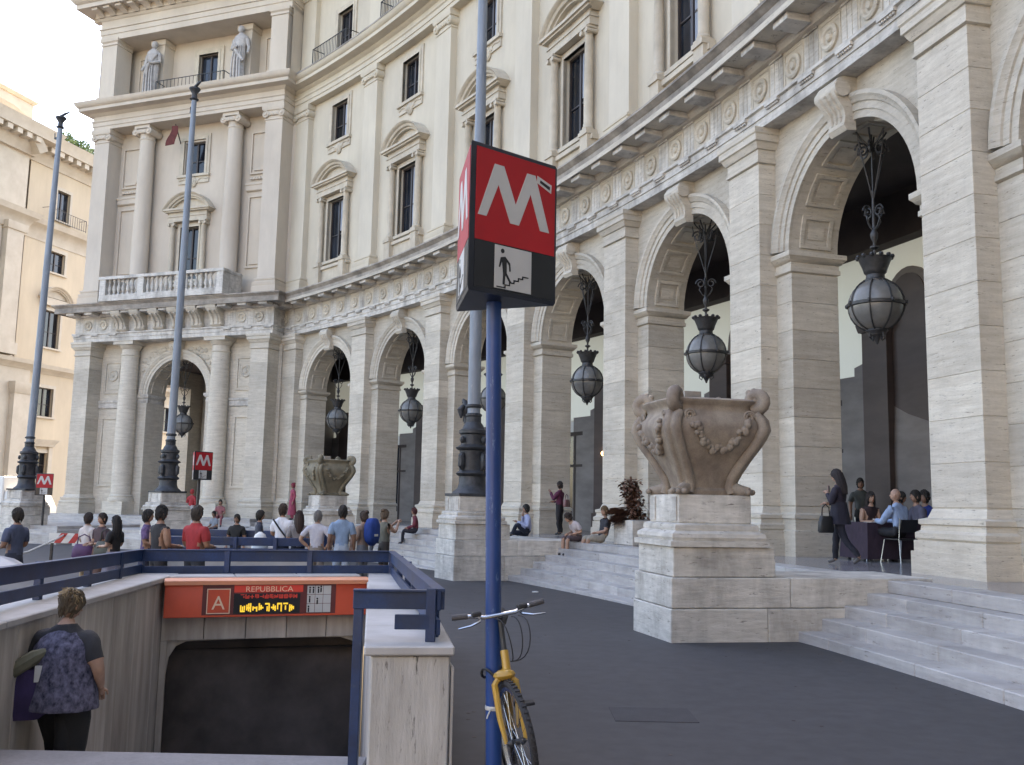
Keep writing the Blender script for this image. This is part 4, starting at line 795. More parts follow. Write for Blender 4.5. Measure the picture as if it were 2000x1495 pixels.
# ---- illuminated sign box over the mouth
SG = thing('station_sign', 'orange-red metro sign box reading REPUBBLICA above the stairwell mouth', 'sign', bw(.5, -.12, .62), math.atan2(bd.y, bd.x)); wS = bd.length*.985
b = MB(); b.sweep(-wS/2, wS/2, [(-.06, -.205), (.1, -.205), (.1, .20), (-.04, .20), (-.06, .19)], 1); b.build('box', 'orange', SG, bev=.006)
b = MB(); b.sweep(-wS/2-.01, wS/2+.01, [(-.09, .165), (.1, .19), (.1, .235), (-.05, .235), (-.09, .21)], 1); b.build('hood', 'orangel', SG)
def flat(pts, y=-.064, th=.003): return MB().prism([(x, y, z) for x, z in pts], (0, th, 0))
def rect(x0, x1, z0, z1, y=-.064, th=.003): return MB().box(x0, x1, y, y+th, z0, z1)
rect(-.75, .78, -.18, .165, -.063).build('display_panel', 'panelbr', SG); rect(-.40, .36, -.17, .06, -.067).build('display', 'black', SG); rect(-.40, .39, .075, .155, -.067).build('name_strip', 'ledr', SG)
for x0, x1 in ((-.70, -.69), (-.45, -.44)): rect(x0, x1, -.165, .12, -.068).build('square_border', 'peach', SG)
for z0, z1 in ((-.165, -.155), (.11, .12)): rect(-.69, -.45, z0, z1, -.068).build('square_border', 'peach', SG)
rect(-.688, -.452, -.153, .108, -.066).build('square_field', 'orange', SG)
def text(s_, size, x, z, y, mat, par, nm='lettering', rot=(pi/2, 0, 0), sp=1.0, align='CENTER', wide=1.0):
    c = bpy.data.curves.new(nm, 'FONT'); c.body = s_; c.size = size; c.align_x = align; c.space_character = sp; c.extrude = .0015
    o = bpy.data.objects.new(nm, c); COL.objects.link(o); dg = bpy.context.evaluated_depsgraph_get(); me = bpy.data.meshes.new_from_object(o.evaluated_get(dg))
    bpy.data.objects.remove(o); bpy.data.curves.remove(c); me.materials.clear(); me.materials.append(T[mat])
    o = ob(nm, me, par, (x, y, z)); o.rotation_euler = rot; o.scale = (wide, 1, 1); return o
text('REPUBBLICA', .088, .0, .083, -.069, 'peach', SG, wide=1.12); text('A', .22, -.57, -.115, -.069, 'peach', SG)
random.seed(3)
def glyphrow(z0, h, x0, x1, n, mat):
    b = MB(); w = (x1-x0)/n
    for i in range(n):
        xa = x0+i*w
        for k in range(3):
            if random.random() < .75: xx = xa+w*(.06+.3*k); b.box(xx, xx+w*.22, -.0705, -.0675, z0+h*random.uniform(0, .3), z0+h*random.uniform(.6, 1))
        zz = z0+h*random.choice((.05, .4, .8)); b.box(xa+w*.08, xa+w*.85, -.0712, -.0708, zz, zz+h*.17)
    tag(b.build('display_text', mat, SG), kind='stuff')
glyphrow(-.155, .11, -.33, .30, 9, 'led'); glyphrow(.0, .055, -.33, .33, 12, 'ledr')
for i in range(3):
    for j in range(3):
        rect(.44+i*.095, .53+i*.095, -.165+j*.105, -.065+j*.105, -.068).build('notice_tile', 'white', SG)
for i, (x, z) in enumerate(((.47, .09), (.51, .09), (.57, .09), (.60, .1), (.47, -.02), (.56, -.04), (.46, -.13))):
    b = MB(); b.box(x-.008, x+.008, -.072, -.069, z-.03, z+.02); b.lathey([(.011, -.072), (.011, -.069)], x, z+.035, 8); b.build('notice_figure', 'black', SG)
# ---- blue railing round the stairwell
RA = thing('stairwell_railing', 'dark blue steel railing of two deep boards around the near metro stairwell', 'railing', (-4.3, 9, ZC))
ro = Vector((4.3, -9, -ZC))
def board(p, q, z0, z1, th=.03, nm='rail_board', dp=0., dq=0.):
    d = Vector((q[0]-p[0], q[1]-p[1], 0)).normalized(); n = Vector((-d.y, d.x, 0))*th/2; a, c = Vector((*p, 0)), Vector((*q, 0)); up_v = Vector((0, 0, z0))
    a = a+Vector((0, 0, dp)); c = c+Vector((0, 0, dq)); b = MB(); b.prism([a-n+up_v, c-n+up_v, c+n+up_v, a+n+up_v], (0, 0, z1-z0)); b.build(nm, 'bluerail', RA, ro, bev=.004)
    if nm == 'rail_board' and z1 > 1.1:
        n2 = n*2.6; b = MB(); b.prism([a-n2+Vector((0, 0, z1)), c-n2+Vector((0, 0, z1)), c+n2+Vector((0, 0, z1)), a+n2+Vector((0, 0, z1))], (0, 0, .012)); b.build('top_flange', 'bluerail', RA, ro)
def post(p, z0=ZC, z1=1.215, w=.065, d=.03, a=0.):
    b = MB(); b.box(-w/2, w/2, -d, d, z0, z1); b.v = [(p[0]+x*cos(a)-y*sin(a), p[1]+x*sin(a)+y*cos(a), z) for x, y, z in b.v]; b.build('post', 'bluerail', RA, ro, bev=.004)
rl = [(-3.72, 5.2), (-4.10, 8.5), (-4.24, 9.81), (-4.33, 10.8), (-4.42, 11.68), (-1.50, 12.45), (-1.26, 11.3), (-1.04, 10.1), (-.86, 9.0), (-.68, 7.9), (-.50, 6.7)]
for p, q, e0, e1 in ((rl[0], rl[4], .02, -.07), (rl[4], rl[5], -.07, -.07), (rl[5], (-.455, 6.45), -.07, -.01)):      # the railing dips a little towards the back
    board(p, q, 1.08, 1.21, dp=e0, dq=e1); board(p, q, .92, 1.02, dp=e0, dq=e1*.7)
for i, p in enumerate(rl[1:]): post(p, z1=1.212-(.012, .04, .05, .07, .07, .058, .047, .037, .025, .012)[i])
for t_ in (.33, .66): post(lerp(rl[4], rl[5], t_), z1=1.143)
board((-1.02, 6.44), (-.42, 6.5), 1.075, 1.19); board((-.74, 6.42), (-.47, 6.45), .95, 1.045, nm='lower_board'); post((-.505, 6.46)); post((-.985, 6.47), -1.4, 1.08, .06, .03)
# ---------------------------------------------------------------- metro signs
MP = [(.083, .49), (.257, .12), (.363, .12), (.504, .364), (.632, .12), (.73, .12), (.905, .5), (.797, .5), (.676, .26), (.545, .5), (.446, .5), (.304, .256), (.177, .49)]
def metro_sign(label, P, rz, top, lean=(0, 0), rp=.05, polemat='bluepole', sticker=False, zg=0.):
    t = thing('metro_sign', label, 'sign', (P[0], P[1], zg), 0, 'metro signs'); a = .727; rc = a/math.sqrt(3); hh = .97; zt = top-zg; zb = zt-hh
    MB().tube([(0, 0, -.02), (lean[0]*.5, lean[1]*.5, zb*.5), (lean[0], lean[1], zb+.3)], rp, 20).build('post', polemat, t)
    if sticker:
        MB().lathe([(rp+.004, .50), (rp+.006, .505), (rp+.006, .52), (rp+.004, .525)], lean[0]*.15, 0, 18).build('cable_tie', 'white', t)
        MB().tube([(-.03, -rp-.004, .51), (-.045, -rp-.012, .48), (-.052, -rp-.01, .455)], .005, 5).build('cable_tie_tail', 'white', t)
    h = ob('sign_box', None, t); b = MB(); V = [(rc*cos(rz+k*2*pi/3), rc*sin(rz+k*2*pi/3)) for k in range(3)]
    b.rings([[(lean[0]+x*s_, lean[1]+y*s_, z) for x, y in V] for z, s_ in ((zb, .97), (zb+.02, 1), (zt-.02, 1), (zt, .97))])
    bx = b.build('sign_box', 'signframe', t); bpy.data.objects.remove(h)
    for k in range(3):
        ph = rz+pi/3+k*2*pi/3; n = Vector((cos(ph), sin(ph), 0)); tx = Vector((-sin(ph), cos(ph), 0)); o_ = Vector((lean[0], lean[1], 0))+n*(rc/2)
        def fp(u, v, d): q = o_+tx*((u-.5)*a)+n*d; return (q.x, q.y, zt-v*hh)
        def plate(pts, d0, d1, nm, mat, par): return MB().rings([[fp(u, v, d0) for u, v in pts], [fp(u, v, d1) for u, v in pts]]).build(nm, mat, par)
        plate([(.06, .03), (.975, .03), (.975, .655), (.06, .655)], -.002, .004, 'red_panel', 'red', bx); plate([(.06, .66), (.975, .66), (.975, .97), (.06, .97)], -.002, .003, 'black_panel', 'black', bx)
        plate(MP, .003, .007, 'letter_m', 'white', bx); plate([(.28, .665), (.70, .665), (.70, .955), (.28, .955)], .002, .006, 'pictogram_plate', 'white', bx)
        fig = MB(); d0, d1 = .005, .0085
        for pts in ([(.365+.02*cos(q), .70+.0155*sin(q)) for q in [i*pi/6 for i in range(12)]], [(.395, .735), (.345, .745), (.325, .81), (.338, .813), (.36, .77), (.375, .85), (.372, .925), (.395, .925), (.40, .86), (.455, .91), (.468, .9), (.415, .845), (.412, .765), (.44, .79), (.445, .83), (.46, .828), (.452, .775)]):
            fig.rings([[fp(u, v, d0) for u, v in pts], [fp(u, v, d1) for u, v in pts]])
        z = [(.31, .945), (.40, .945), (.40, .925), (.45, .925), (.45, .905), (.50, .905), (.50, .885), (.55, .885), (.55, .865), (.60, .865), (.60, .848), (.66, .848)]
        for (u0, v0), (u1, v1) in zip(z, z[1:]):
            pts = [(min(u0, u1)-.006, min(v0, v1)-.004), (max(u0, u1)+.006, min(v0, v1)-.004), (max(u0, u1)+.006, max(v0, v1)+.004), (min(u0, u1)-.006, max(v0, v1)+.004)]; fig.rings([[fp(u, v, d0) for u, v in pts], [fp(u, v, d1) for u, v in pts]])
        tag(fig.build('stair_pictogram', 'black', bx))
        if sticker and k == 0:
            plate([(.755, .115), (.93, .155), (.925, .215), (.75, .165)], .004, .006, 'sticker', 'white', bx); plate([(.79, .14), (.91, .17), (.905, .195), (.785, .16)], .006, .0065, 'sticker_print', 'black', bx)
    return t
metro_sign('large red metro M sign on a worn blue post in the foreground', (-.062, 6.2), rad(249), 4.07, (-.075, 0), .05, 'bluepole', True)
metro_sign('small red metro M sign in front of the pavilion, behind the red-shirted man', (-10.7, 33), rad(262), 3.36, (0, 0), .05, 'iron', zg=gz(33))
metro_sign('farthest red metro M sign at the street corner by the leftmost flagpole', (-20.8, 43), rad(225), 2.72, (0, 0), .05, 'iron', zg=gz(43))
# ---------------------------------------------------------------- bicycle
BK = thing('bicycle', 'yellow bicycle leaning beside the blue sign post, handlebar towards the viewer', 'bicycle', (.125, 5.98, 0), rad(-87)); BK.rotation_euler[0] = .15
wr = .362
def wheel(nm, x, steer):
    w = MB(); w.rings([[((wr-.022+.022*cos(q))*cos(p), .022*sin(q), (wr-.022+.022*cos(q))*sin(p)) for q in [2*pi*j/8 for j in range(8)]] for p in [2*pi*i/40 for i in range(40)]], loop=True)
    me = w.mesh(nm, 'rubber'); o = ob(nm, me, BK, (x, 0, wr), steer)
    r = MB(); r.rings([[((wr-.055)*cos(p)+dx*cos(p), y, (wr-.055+dx)*sin(p)) for dx, y in ((-.008, -.012), (.016, -.014), (.016, .014), (-.008, .012))] for p in [2*pi*i/40 for i in range(40)]], loop=True); r.build('rim', 'chrome', o)
    s_ = MB()
    for i in range(24): p = 2*pi*i/24; s_.tube([(.02*cos(p+.6), .02*(-1)**i, .02*sin(p+.6)), ((wr-.06)*cos(p), 0, (wr-.06)*sin(p))], .0016, 4)
    tag(s_.build('spokes', 'chrome', o), kind='stuff'); MB().lathey([(.012, -.06), (.025, -.035), (.018, -.02), (.018, .02), (.025, .035), (.012, .06)], 0, 0, 10).build('hub', 'castiron', o)
    k_ = MB()
    for i in range(56): p = 2*pi*i/56; k_.box(wr-.003, wr+.004, -.014, .014, -.008, .008); k_.v[-8:] = [(x_*cos(p)-z_*sin(p), y_, x_*sin(p)+z_*cos(p)) for x_, y_, z_ in k_.v[-8:]]
    tag(k_.build('tread', 'rubber', o), kind='stuff'); return o
ST = rad(14); fwh = wheel('front_wheel', 0, ST); wheel('rear_wheel', -1.08, 0)
def seg(nm, pts, r, mat, n=8): return MB().tube(pts, r, n).build(nm, mat, BK)
seg('frame', [(-.14, 0, .76), (-.78, 0, .70)], .019, 'yellow'); seg('frame', [(-.12, 0, .70), (-.66, 0, .30)], .022, 'yellow'); seg('frame', [(-.66, 0, .30), (-.80, 0, .78)], .018, 'yellow')
for sy in (-1, 1): seg('stay', [(-.66, sy*.04, .30), (-1.08, sy*.065, wr)], .011, 'yellow'); seg('stay', [(-.78, sy*.02, .72), (-1.08, sy*.065, wr)], .009, 'yellow')
seg('head_tube', [(-.105, 0, .68), (-.165, 0, .88)], .026, 'yellow', 12)
fk = MB(); cs, sn = cos(ST), sin(ST)
for sy in (-1, 1):
    pts = [(-.10, sy*.03, .735), (-.085, sy*.068, .70), (-.05, sy*.07, .5), (-.005, sy*.062, wr)]; fk.tube([(-.0+x*cs-y*sn, x*sn+y*cs, z) for x, y, z in pts], [.02, .021, .019, .012], 8)
fk.ball((-.095, -.02, .745), (.05, .07, .035), 8, 6); fk.build('fork', 'yellow', BK)
seg('stem', [(-.165, 0, .88), (-.185, 0, 1.06), (-.13, 0, 1.10)], .017, 'castiron')
hb = ob('handlebar', MB().tube([(-.03, -.29, .03), (-.015, -.18, .02), (0, -.1, .0), (0, .1, 0), (-.015, .18, .02), (-.03, .29, .03)], .013, 10).mesh('handlebar', 'chrome'), BK, (-.13, 0, 1.105), ST*.8); hb.rotation_euler[0] = .02
for sy in (-1, 1):
    MB().tube([(-.0225, sy*.2, .0235), (-.03, sy*.3, .031)], .018, 10).build('grip', 'grip', hb)
    MB().tube([(.0, sy*.13, -.0), (.035, sy*.14, -.015), (.05, sy*.2, -.03), (.045, sy*.28, -.035)], [.009, .009, .008, .006], 6).build('brake_lever', 'chrome', hb)
    MB().box(-.035, .035, sy*.15-.03, sy*.15+.03, .015, .045).build('shifter', 'rubber', hb, bev=.008)
for k_, a in enumerate((.1, -.05, .16)): seg('cable', [(-.1+.1*sin(q_*pi), a*.7*(1-q_)+.03*q_+(.02+abs(a)*.45)*sin(q_*pi), 1.09-.27*q_+.04*sin(q_*pi*2)) for q_ in [i/12 for i in range(13)]], .004, 'rubber', 5)
seg('saddle', [(-.98, 0, .99), (-.9, 0, 1.0), (-.76, 0, .985), (-.68, 0, .98)], [.07, .08, .04, .02], 'rubber'); seg('seat_post', [(-.80, 0, .78), (-.845, 0, .97)], .014, 'chrome')
MB().lathey([(.09, -.05), (.09, -.045)], -.66, .30, 18).build('chainring', 'castiron', BK)
for sy, dz in ((-1, -.15), (1, .15)):
    seg('crank', [(-.66, sy*.06, .30), (-.66+dz*.3, sy*.075, .30+dz)], .011, 'chrome'); MB().box(-.71+dz*.3, -.61+dz*.3, min(sy*.08, sy*.17), max(sy*.08, sy*.17), .29+dz, .31+dz).build('pedal', 'rubber', BK, bev=.005)
LK = tag(MB().tube([(-.06+.075*cos(q)-.02, 6.2+.07*sin(q), .72+.035*sin(q*2)) for q in [2*pi*i/20 for i in range(20)]]+[(.0, 6.22, .73)], .009, 6).build('bicycle_lock', 'castiron'), 'dark cable lock looped round the blue sign post', 'lock')
# ---------------------------------------------------------------- people
CM = {}
def cmat(c, r=.85, pat=None):
    k = (c, r, pat)
    if k not in CM: CM[k] = M('cloth', c, r, .17, 11 if not pat else 26, (1, 1, .5), col2=pat, bump=.55 if r > .8 else .05)
    return CM[k]
SK1, SK2, SK3 = (.42, .25, .175), (.33, .185, .125), (.22, .12, .08)
BONES = [('pelvis', 'spine', 'torso'), ('spine', 'chest', 'torso'), ('chest', 'neck', 'torso'), ('neck', 'head', 'neck')]
for s_ in 'LR': BONES += [('chest', 'sh'+s_, 'torso'), ('sh'+s_, 'el'+s_, 'uarm'), ('el'+s_, 'wr'+s_, 'farm'), ('pelvis', 'hip'+s_, 'hipb'), ('hip'+s_, 'kn'+s_, 'thigh'), ('kn'+s_, 'an'+s_, 'calf'), ('an'+s_, 'to'+s_, 'foot')]
RADI = dict(pelvis=.125, spine=.118, chest=.135, neck=.062, head=.058, sh=.07, el=.045, wr=.03, hip=.098, kn=.062, an=.042, to=.035)
def pose(kind, o=None):
    J = dict(pelvis=(0, 0, .95), spine=(0, .01, 1.14), chest=(0, 0, 1.33), neck=(0, .0, 1.47), head=(0, .015, 1.54))
    for s_, x in (('L', -1), ('R', 1)):
        J.update({'sh'+s_: (x*.18, 0, 1.385), 'el'+s_: (x*.24, -.03, 1.11), 'wr'+s_: (x*.245, .06, .88), 'hip'+s_: (x*.085, 0, .90), 'kn'+s_: (x*.095, .02, .49), 'an'+s_: (x*.10, -.02, .085), 'to'+s_: (x*.115, .13, .035)})
    if kind == 'sit':
        for s_, x in (('L', -1), ('R', 1)): J.update({'hip'+s_: (x*.09, .02, .10), 'kn'+s_: (x*.12, .44, .13), 'an'+s_: (x*.11, .46, -.30), 'to'+s_: (x*.12, .61, -.34), 'sh'+s_: (x*.165, .02, .555), 'el'+s_: (x*.215, .06, .29), 'wr'+s_: (x*.12, .30, .22)})
        J.update(pelvis=(0, 0, .12), spine=(0, -.02, .31), chest=(0, .01, .50), neck=(0, .05, .64), head=(0, .075, .71))
    if kind == 'hold': J.update(elL=(-.23, .02, 1.12), wrL=(-.10, .27, 1.10), elR=(.23, .02, 1.12), wrR=(.10, .27, 1.10))
    if kind == 'photo': J.update(elL=(-.24, .16, 1.22), wrL=(-.07, .36, 1.45), elR=(.24, .16, 1.22), wrR=(.07, .36, 1.45))
    if kind == 'phone': J.update(elR=(.24, .12, 1.14), wrR=(.11, .16, 1.42))
    if kind == 'hips': J.update(elL=(-.36, -.06, 1.14), wrL=(-.2, .02, .98), elR=(.36, -.06, 1.14), wrR=(.2, .02, .98))
    if kind == 'walk': J.update(knL=(-.09, .2, .50), anL=(-.10, .30, .095), toL=(-.11, .45, .05), knR=(.09, -.06, .49), anR=(.10, -.36, .14), toR=(.11, -.25, .04), elL=(-.2, -.02, 1.12), wrL=(-.05, .2, 1.22))
    if o: J.update(o)
    return J
PEND = []
def person(label, loc, rz, h=1.68, kind='stand', shirt=(.5, .5, .5), pants=(.03, .03, .04), skin=SK1, hair='short', hc=(.02, .015, .012), sleeve='short', leg='long', shoes=(.03, .03, .03), o=None, fat=1.1, group='people in the square', turn=0., pat=None, nod=0., hat=None):
    J = pose(kind, o); f = h/1.7; names = list(J); idx = {n: i for i, n in enumerate(names)}
    J = {n: Vector(p)*f for n, p in J.items()}
    me = bpy.data.meshes.new('person'); me.from_pydata([J[n] for n in names], [(idx[a], idx[b]) for a, b, c in BONES], [])
    ob_ = ob('person', me, None, loc, rz); md = ob_.modifiers.new('s', 'SKIN'); md.use_smooth_shade = True; md.branch_smoothing = .6
    ob_.modifiers.new('d', 'SUBSURF').levels = 2; ob_.modifiers['d'].render_levels = 2
    sv = me.skin_vertices[0].data
    for n in names:
        k = n[:-1] if n[:-1] in RADI and n not in RADI else n; r = RADI[k]*f*(fat if k in ('pelvis', 'spine', 'chest', 'hip') else (1+(fat-1)*.5)); sv[idx[n]].radius = (r, r*(.82 if k in ('spine', 'chest') else 1))
    sv[idx['pelvis']].use_root = True
    tag(ob_, label, 'person', group)
    PEND.append((ob_, J, f, dict(shirt=shirt, pants=pants, skin=skin, hair=hair, hc=hc, sleeve=sleeve, leg=leg, shoes=shoes, turn=turn, pat=pat, nod=nod, hat=hat))); return ob_
def headmesh(b, c, f, turn, nod, q):
    Rm = Matrix.Rotation(turn, 3, 'Z') @ Matrix.Rotation(-nod, 3, 'X')
    def put(start):
        for i in range(start, len(b.v)): v = Rm @ (Vector(b.v[i])*f); b.v[i] = tuple(v+c)
    n0 = len(b.v); b.m = 0
    def shp(p):
        x, y, z = p; k = 1-.28*max(0, -z-.1)*(1 if True else 0); 
        return Vector((x*k, y*(1-.12*max(0, -z))*(1.06 if y < 0 and z > -.2 else 1)+(.10 if z < -.4 and y > 0 else 0), z))
    b.ball((0, .0, .095), (.074, .092, .118), 18, 14, shp)
    b.rings([[(-.010, .082, .115), (.010, .082, .115), (.007, .09, .12), (-.007, .09, .12)], [(-.018, .085, .07), (.018, .085, .07), (.010, .113, .072), (-.010, .113, .072)]])
    for sx in (-1, 1): b.ball((sx*.074, -.005, .085), (.012, .024, .032), 7, 5)
    b.m = 4
    for sx in (-1, 1): b.ball((sx*.03, .079, .108), (.013, .009, .007), 7, 4); b.box(sx*.03-.017, sx*.03+.017, .078, .087, .128, .133)
    b.m = 5; b.ball((0, .083, .035), (.024, .010, .007), 8, 4); put(n0)
    return Rm
def hand(b, wr_, el, f, side):
    d = (wr_-el).normalized(); up_v = Vector((0, 0, 1)) if abs(d.z) < .8 else Vector((0, 1, 0)); a = d.cross(up_v).normalized(); n = a.cross(d).normalized()
    b.m = 0; W_ = wr_; b.tube([W_-d*.01*f, W_+d*.03*f, W_+d*.085*f], [.026*f, .034*f, .03*f], 8)
    for k, ln in ((-1.5, .062), (-.5, .075), (.5, .078), (1.5, .068)):
        p = W_+d*.08*f+a*k*.0165*f; b.tube([p, p+d*ln*.5*f-n*.008*f, p+d*ln*.85*f-n*.03*f], [.0095*f, .009*f, .007*f], 6)
    p = W_+d*.03*f+a*side*.03*f; b.tube([p, p+(d*.03+a*side*.022)*f, p+(d*.06+a*side*.024-n*.012)*f], [.012*f, .011*f, .008*f], 6)
def finish_people():
    dg = bpy.context.evaluated_depsgraph_get(); outs = []
    for o, J, f, q in PEND: outs.append(bpy.data.meshes.new_from_object(o.evaluated_get(dg)))
    for (o, J, f, q), me in zip(PEND, outs):
        B = [(J[a], J[b], t) for a, b, t in BONES]; mi = []
        for p in me.polygons:
            c = p.center; best = None
            for a, b_, t in B:
                ab = b_-a; tt = max(0, min(1, (c-a).dot(ab)/max(ab.length_squared, 1e-9))); d = (c-(a+ab*tt)).length
                if best is None or d < best[0]: best = (d, t, tt)
            d, t, tt = best; m = 1
            if t == 'neck': m = 0
            elif t == 'torso': m = 2 if c.z < J['pelvis'].z+.02*f and tt < .4 else (0 if q['sleeve'] == 'none' and c.z > J['neck'].z-.015*f else 1)
            elif t == 'uarm': m = 0 if q['sleeve'] == 'none' or (q['sleeve'] == 'short' and tt > .72) else 1
            elif t == 'farm': m = 1 if q['sleeve'] == 'long' and tt < .94 else 0
            elif t in ('hipb',): m = 2
            elif t == 'thigh': m = 2 if q['leg'] != 'bare' else 0
            elif t == 'calf': m = 2 if q['leg'] == 'long' and tt < .96 else (2 if q['leg'] == 'shorts' and tt < .08 else 0)
            elif t == 'foot': m = 3
            mi.append(m)
        me.update(); lift = {}; no_ = [v.normal.copy() for v in me.vertices]
        for p, m in zip(me.polygons, mi):
            if m in (1, 2):
                for vi in p.vertices: lift[vi] = max(lift.get(vi, 0), .013 if m == 1 else .006)
        sd_p = len(lift)*.37
        for vi, a_ in lift.items():                                   # cloth stands off the body and folds
            v = me.vertices[vi]; c = v.co; w_ = mnoise.noise(Vector((c.x*13+sd_p, c.y*13, c.z*7)))*.016+mnoise.noise(Vector((c.x*26, c.y*26+sd_p, c.z*15)))*.007
            v.co = c+no_[vi]*(a_+w_)*f
        mb = MB(); Rm = headmesh(mb, J['head'], f, q['turn'], q['nod'], q)
        for s_, x in (('L', -1), ('R', 1)): hand(mb, J['wr'+s_], J['el'+s_], f, x)
        nv = len(me.vertices); vs = [tuple(v.co) for v in me.vertices]+mb.v; fs = [tuple(p.vertices) for p in me.polygons]+[tuple(i+nv for i in ff) for ff in mb.f]
        new = bpy.data.meshes.new('person'); new.from_pydata(vs, [], fs)
        for m in (cmat(q['skin'], .6), cmat(q['shirt'], .85, q['pat']), cmat(q['pants']), cmat(q['shoes'], .5), cmat((.02, .015, .015), .4), cmat((.30, .10, .09), .5)): new.materials.append(m)
        new.polygons.foreach_set('material_index', mi+mb.mi); new.polygons.foreach_set('use_smooth', [True]*len(fs)); new.update()
        old = o.data; o.modifiers.clear(); o.data = new; bpy.data.meshes.remove(me)
        # hair
        if q['hair']:
            hb_ = MB(); c = J['head']; R_ = []
            def hp(x, y, z): v = Rm @ (Vector((x, y, z))*f); return tuple(v+c)
            nu, nv_ = 20, 10; pts = []
            for i in range(nv_+1):
                el = pi/2-(pi*.72)*i/nv_; row = []
                for j in range(nu):
                    a = 2*pi*j/nu; front = max(0, sin(a)); e2 = max(el, (.42+.25*(1-front))*front-1.2*(1-front)) if front > 0 else el; w_ = 1+.03*sin(7*a+3*i)
                    row.append(hp(.083*cos(e2)*cos(a)*w_, (.102*cos(e2)*sin(a)-.006)*w_, .103+.128*sin(e2)*w_))
                pts.append(row)
            hb_.rings(pts, cap=False)
            rg = random.Random(int(f*1e5)+len(vs))
            for k in range(130):                                      # tufts break the outline
                a = rg.uniform(0, 2*pi); e = rg.uniform(-.75, 1.5)
                if sin(a) > .25 and e < .55+.35*(1-sin(a)): continue
                r_ = rg.uniform(.98, 1.06); dn = rg.uniform(.02, .045); tw = rg.uniform(-.25, .25)
                x0, y0, z0 = .082*cos(e)*cos(a), .101*cos(e)*sin(a)-.006, .103+.126*sin(e); e1 = e-.3
                hb_.tube([hp(x0, y0, z0), hp(.082*cos(e1)*cos(a+tw*.5)*r_*1.03, (.101*cos(e1)*sin(a+tw*.5)-.006)*r_*1.03, .103+.126*sin(e1)), hp(.082*cos(e1)*cos(a+tw)*r_*1.05, (.101*cos(e1)*sin(a+tw)-.006)*r_*1.05, .103+.126*sin(e1)-dn)], [.013*f, .012*f, .003*f], 4)
            if q['hair'] == 'long':
                for k in range(9):
                    a = pi+pi*k/8; x, y = .075*cos(a), .085*sin(a)-.01; hb_.tube([hp(x*.9, y, .13), hp(x*1.05, y-.012, .0), hp(x*1.0, y-.015, -.14), hp(x*.8, y-.01, -.28)], [.035*f, .038*f, .036*f, .012*f], 7)
            if q['hair'] == 'bun':
                hb_.ball(hp(.01, -.07, .20), (.062*f, .06*f, .05*f), 12, 8)
                for k in range(9): a = pi*1.0+pi*k/8; hb_.tube([hp(.08*cos(a), .095*sin(a), .03+.01*(k % 2)), hp(.07*cos(a), .1*sin(a), .1), hp(.01, -.075, .19)], [.02*f, .024*f, .02*f], 6)
            if q['hair'] == 'curly':
                random.seed(9)
                for k in range(46): a, e = random.random()*2*pi, random.uniform(-.3, 1.4); y_ = sin(a)*cos(e); 
                for k in range(60):
                    a, e = random.random()*2*pi, random.uniform(-.5, 1.5)
                    if sin(a)*cos(e) < .45: hb_.ball(hp(.088*cos(e)*cos(a), .105*cos(e)*sin(a)-.01, .105+.13*sin(e)), .028*f, 6, 4)
            hb_.build('hair', cmat(q['hc'], .75), o, ang=70)
        if q['hat']:
            hh = MB(); hh.lathe([(.0, .225), (.07, .22), (.088, .19), (.092, .14), (.15, .125), (.152, .13), (.095, .148)], 0, 0, 18); hh.v = [tuple((Rm @ (Vector(v)*f))+J['head']) for v in hh.v]; hh.build('hat', cmat(q['hat']), o)
def skirt(par, z0, z1, r0, r1, col, f=1.):
    b = MB(); R_ = []
    for i in range(7):
        t = i/6; r = r0+(r1-r0)*t; R_.append([((r*(1+.05*sin(6*a+t)))*cos(a), r*.8*(1+.05*sin(6*a+t))*sin(a), z0+(z1-z0)*t) for a in [2*pi*j/30 for j in range(30)]])
    b.rings(R_, cap=False); return b.build('skirt', cmat(col), par, ang=60)
def bag(label, P, rz, w, d, h, col, strap=None, cat='handbag'):
    t = thing('handbag', label, cat, P, rz); b = MB()
    b.rings([[(x*w/2*s_, y*d/2*s_*.9, z) for x, y in ((-1, -.6), (-.8, -1), (.8, -1), (1, -.6), (1, .6), (.8, 1), (-.8, 1), (-1, .6))] for z, s_ in ((0, .88), (h*.1, 1), (h*.6, .95), (h*.9, .78), (h, .7))]); b.build('body', cmat(col, .55), t, ang=50)
    b = MB(); b.tube(strap or [(-w*.3, 0, h*.95), (-w*.25, 0, h*1.5), (0, 0, h*1.7), (w*.25, 0, h*1.5), (w*.3, 0, h*.95)], .012, 6); b.build('strap', cmat(tuple(c*.7 for c in col), .6), t); return t
def gp(x, y): return (x, y, gz(y))
